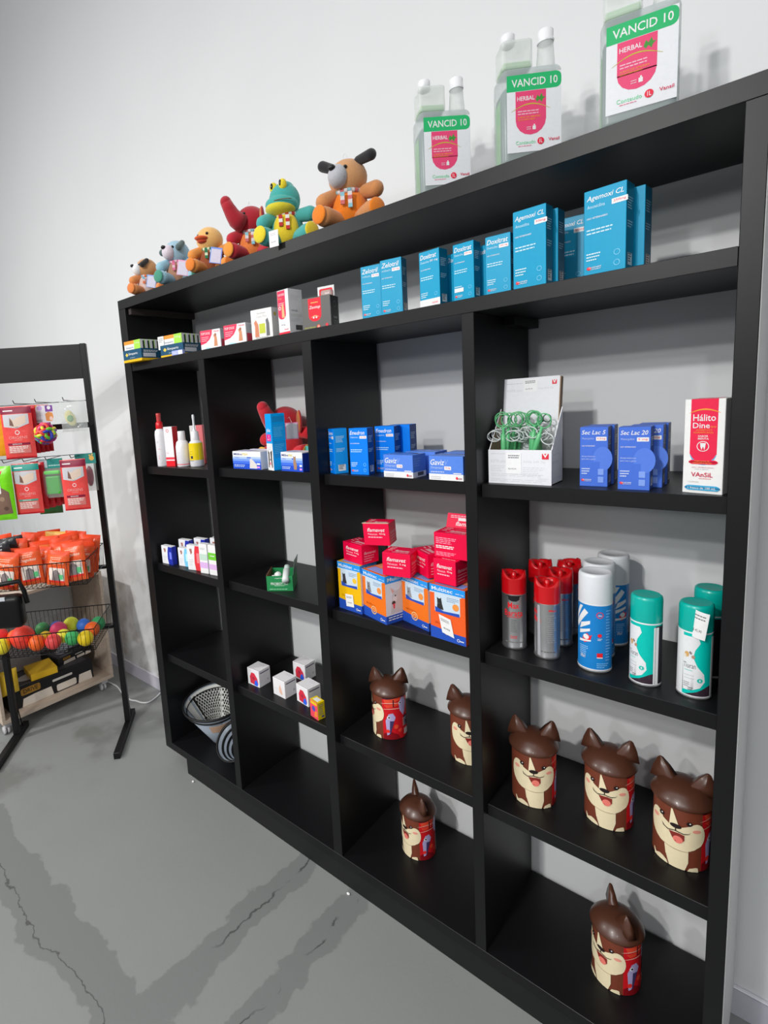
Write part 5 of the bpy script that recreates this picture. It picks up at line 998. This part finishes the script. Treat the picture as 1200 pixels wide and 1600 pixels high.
for i, (s, d) in enumerate(((.425, .20), (.415, .16), (.405, .12))):
    pouch('treat_bag', 'black packet with white print above the treat bags at the photo edge', 'treat bag', s, d, .90, .09, .105, .018, (34, 34, 38), [('B', .2, .8, .5, 4, .14, .05, (200, 200, 205)), ('B', .2, .3, .4, 2, .1, .04, WHITE)], 'black packets at the left edge of the upper basket', .1 * i, -.1)
# black grooming tools hanging on the basket
BKM = M((16, 15, 16), .38, 0, 'laminate')
r = empty('pet_carrier_strap', tuple(rp_(.30, .335, .76)), 'black curved plastic leash case hanging in front of the baskets', 'leash case', None, ANG)
q = MB(); q.box(-.10, -.03, -.075, .036, .03, .06, BKM, .022, None, 4)
for i in range(len(q.sm)): q.sm[i] = True
q.build('case_body', r)
q = MB(); q.tube([(-.12, 0, .085), (-.04, 0, .105), (.03, 0, .112), (.045, 0, .07), (.052, 0, .02)], .0095, BKM, 10); q.build('handle', r)
q = MB(); q.box(-.085, -.031, .045, -.02, -.027, .06, P((205, 210, 215))); q.build('chrome_strip', r)
r.name = 'leash_case'
# balls in the lower basket
balls = [('red ball at the photo edge, upper one', .46, .585, .0393, (232, 60, 60)), ('red ball at the photo edge, lower one', .452, .561, .0365, (236, 66, 62)), ('orange ball near the photo edge above the yellow one', .416, .571, .0323, (240, 96, 30)), ('yellow ball near the photo edge', .417, .566, .0338, (240, 224, 50)),
         ('largest red ball with spiky skin', .329, .5815, .0495, (238, 66, 48)), ('green ball at the back left of the pile', .297, .606, .031, (50, 120, 66)), ('orange ball right of the largest red one', .281, .58, .0339, (240, 98, 26)), ('dark blue ball at the top middle', .231, .607, .0282, (44, 84, 170)), ('pink ball in the middle', .224, .577, .0368, (238, 70, 120)),
         ('deep yellow ball under the orange and pink ones', .26, .561, .0283, (238, 200, 20)), ('pale yellow ball right of the pink one', .2, .553, .0298, (232, 224, 60)), ('coral ball at the bottom middle', .215, .5645, .0327, (240, 76, 76)), ('lime ball at the top right of the pink one', .175, .595, .034, (196, 206, 50)), ('blue ball at the top right', .113, .583, .0312, (44, 96, 180)),
         ('bright green ball under the blue one', .131, .563, .0313, (52, 150, 84)), ('orange ball near the right end of the basket', .071, .573, .0327, (244, 104, 26)), ('dark green ball at the right end of the basket', .053, .585, .0313, (44, 140, 84)), ('bright yellow ball at the front right corner', .09, .565, .0328, (240, 208, 20))]
placed = []
for lb, s, zz, R, c in balls:
    front = zz < .57 or R > .045
    d = .215 if front else .14
    if 'coral' in lb or 'bright yellow' in lb or 'yellow ball near' in lb or 'largest' in lb: d = .235
    if 'back' in lb or 'top' in lb or 'dark' in lb: d = .075
    zc = .5335 + R if (front or d > .2) else max(.5335 + R, zz)
    o = MB(); o.ell((0, 0, 0), (R, R, R), M(c, .5, 0, 'ball'), None, 28, 18); p = o.build('ball', None, tuple(rp_(s, d, zc))); placed.append((p, R, d)); tag(p, lb[0].upper() * 0 + lb + ' in the lower basket', 'ball', 'rubber balls in the lower basket')
# let the balls rest apart from each other inside the basket
for it_ in range(220):
    for i in range(len(placed)):
        for j in range(i + 1, len(placed)):
            a, ra, _ = placed[i]; b, rb, _ = placed[j]; dv = b.location - a.location; L = dv.length; mn = ra + rb + .0008
            if L < mn:
                dv = dv.normalized() * (mn - L) / 2; a.location -= dv; b.location += dv
    for o, R, _ in placed:
        v = o.location - PR; s = v.dot(UU); d = v.dot(NN); s = min(max(s, .03 + R), .52 - R + .02); d = min(max(d, .02 + R), .27 - R); o.location = rp_(s, d, max(.5325 + R, o.location.z - .0008))

# ================================================================ wheeled crate behind the rack
WD = M((200, 182, 164), .55, 0, 'wood'); WDI = M((150, 134, 120), .6, 0, 'wood')
cx0, cx1, cy0, cy1, cz0, cz1 = -3.05, -2.64, -.40, .18, .062, .66
r = empty('storage_crate', ((cx0 + cx1) / 2, (cy0 + cy1) / 2, 0), 'pale wooden open fronted crate on castors behind the metal rack', 'crate'); ox, oy = (cx0 + cx1) / 2, (cy0 + cy1) / 2
def cr(nm, x0, y0, z0, x1, y1, z1, mt=WD): q = MB(); q.box(x0 - ox, y0 - oy, z0, x1 - ox, y1 - oy, z1, mt, .001); return q.build(nm, r)
cr('bottom_board', cx0, cy0, cz0, cx1, cy1, cz0 + .018); cr('side_board', cx0, cy1 - .016, cz0 + .0182, cx1, cy1, cz1); cr('side_board', cx0, cy0, cz0 + .0182, cx1, cy0 + .016, cz1)
e = cr('back_board', cx0, cy0 + .0162, cz0 + .0182, cx0 + .006, cy1 - .0162, cz1, M((236, 238, 240), .3)); e['label'] = 'white back panel'
cr('top_board', cx0, cy0, cz1, cx1, cy1, cz1 + .016)
for x in (cx0 + .05, cx1 - .035):
    for y in (cy0 + .03, cy1 - .045):
        q = MB(); q.box(x - ox - .016, y - oy - .018, .036, x - ox + .016, y - oy + .018, cz0 - .0002, M((206, 204, 206), .4), .003)
        T = Matrix.Translation((x - ox, y - oy, .019)) @ Matrix.Rotation(PI / 2, 4, 'X')
        for dy in (-.013, .004): q.lathe([(0, 0), (.0185, 0), (.019, .002), (.019, .007), (.0185, .009), (0, .009)], M((206, 204, 206), .4), 20, Matrix.Translation((0, dy, 0)) @ T)
        q.build('castor', r)
# black boxed products inside
def blackbox(label, x, y, zz, w, d, h, yaw, lettering):
    r = empty('boxed_tool', (x, y, zz), label, 'boxed product', None, yaw)
    q = MB(); q.box(0, 0, 0, w, d, h, P((26, 26, 28)), .002)
    f = Plane((0, 0, 0), (1, 0, 0), (0, 0, 1), w, h)
    art(q, f, [('P', [(.14, 0), (.16, .4), (.3, .45), (.48, .45), (.5, .0)], (205, 196, 184)), ('RR', .54, .05, .78, .40, .02, (205, 196, 184)), ('P', [(.8, .0), (.82, .45), (.97, .45), (.98, 0)], (205, 196, 184)), ('RR', .5, .62, .74, .74, .01, (190, 186, 180)), ('RR', .14, .56, .36, .9, .02, (150, 110, 40)), ('T', lettering, .17, .64, .16, .2, (20, 20, 20), 'b')])
    art(q, Plane((0, 0, h), (1, 0, 0), (0, 1, 0), w, d), [('R', .05, .1, .95, .9, (60, 60, 66)), ('O', .35, .45, .18, .2, (190, 190, 195)), ('R', .42, .3, .52, .6, (140, 130, 110)), ('R', .1, .08, .5, .12, (120, 120, 120))])
    q.build('carton_body', r); return r
blackbox('long black printed box with pale windows lying in the crate', -2.70, -.345, cz0 + .0186, .44, .20, .105, R_(90), 'DRIVE')
r = blackbox('smaller black box with gold lettering lying upon the long one', -2.76, -.06, cz0 + .1242, .20, .18, .04, R_(98), 'GOLD')
q = MB(); q.box(0, 0, 0, .13, .14, .035, P((222, 178, 40)), .001); tag(q.build('yellow_card', None, (-2.715, -.220, cz0 + .1246), R_(84)), 'yellow cardboard piece lying on the long black box', 'cardboard')
q = MB(); pouch_mesh(q, .085, .125, .04, (222, 182, 40), [('O', .5, .5, .2, .2, (200, 150, 30))]); tag(q.build('yellow_bag', None, (-2.672, -.380, cz0 + .1246), R_(90)), 'crumpled yellow bag standing at the left end of the crate', 'bag')
q = MB(); pouch_mesh(q, .16, .11, .05, (150, 155, 165), [('B', .1, .8, .8, 8, .1, .03, (220, 222, 228))]); tag(q.build('silver_bag', None, (-2.83, .0 - .03, cz0 + .168), R_(95)), 'silver striped bag behind the yellow card', 'bag')
q = MB(); pouch_mesh(q, .42, .20, .03, (222, 226, 230), []); q.mats = [M((222, 226, 230), .12, 0, 'foil', .30)]; tag(q.build('plastic_sheet', None, (-3.0, -.28, .40), R_(84)), 'crumpled clear plastic bag standing inside the crate', 'plastic bag')
# cable on the floor
pts = [(-2.7186, .1801), (-2.638, .1875), (-2.5497, .1694), (-2.501, .1573), (-2.4337, .1604), (-2.408, .1718), (-2.3628, .1826), (-2.3375, .2091), (-2.35, .262), (-2.37, .300)]
pp = []
for i in range(len(pts) - 1):
    p0_, p1_, p2_, p3_ = [Vector(pts[max(0, min(len(pts) - 1, i + k))]).to_3d() for k in (-1, 0, 1, 2)]
    for j in range(6):
        t = j / 6; pp.append(.5 * ((2 * p1_) + (-p0_ + p2_) * t + (2 * p0_ - 5 * p1_ + 4 * p2_ - p3_) * t * t + (-p0_ + 3 * p1_ - 3 * p2_ + p3_) * t ** 3) + Vector((0, 0, .0045)))
q = MB(); q.tube(pp, .0042, M((226, 226, 228), .4), 8); tag(q.build('power_cable', None, None), 'white cable curling over the floor behind the rack foot', 'cable')
# crumbs at the foot of the shelving unit
for i, (x, y) in enumerate(((-1.655, -.012), (-.86, -.014))):
    q = MB(); q.ell((0, 0, .003), (.006, .0045, .003), M((236, 236, 232), .6), None, 10, 6); tag(q.build('plaster_crumb', None, (x, y, 0)), ('small white crumb on the floor near the unit\'s far corner', 'small white crumb on the floor in front of the third column')[i], 'crumb')
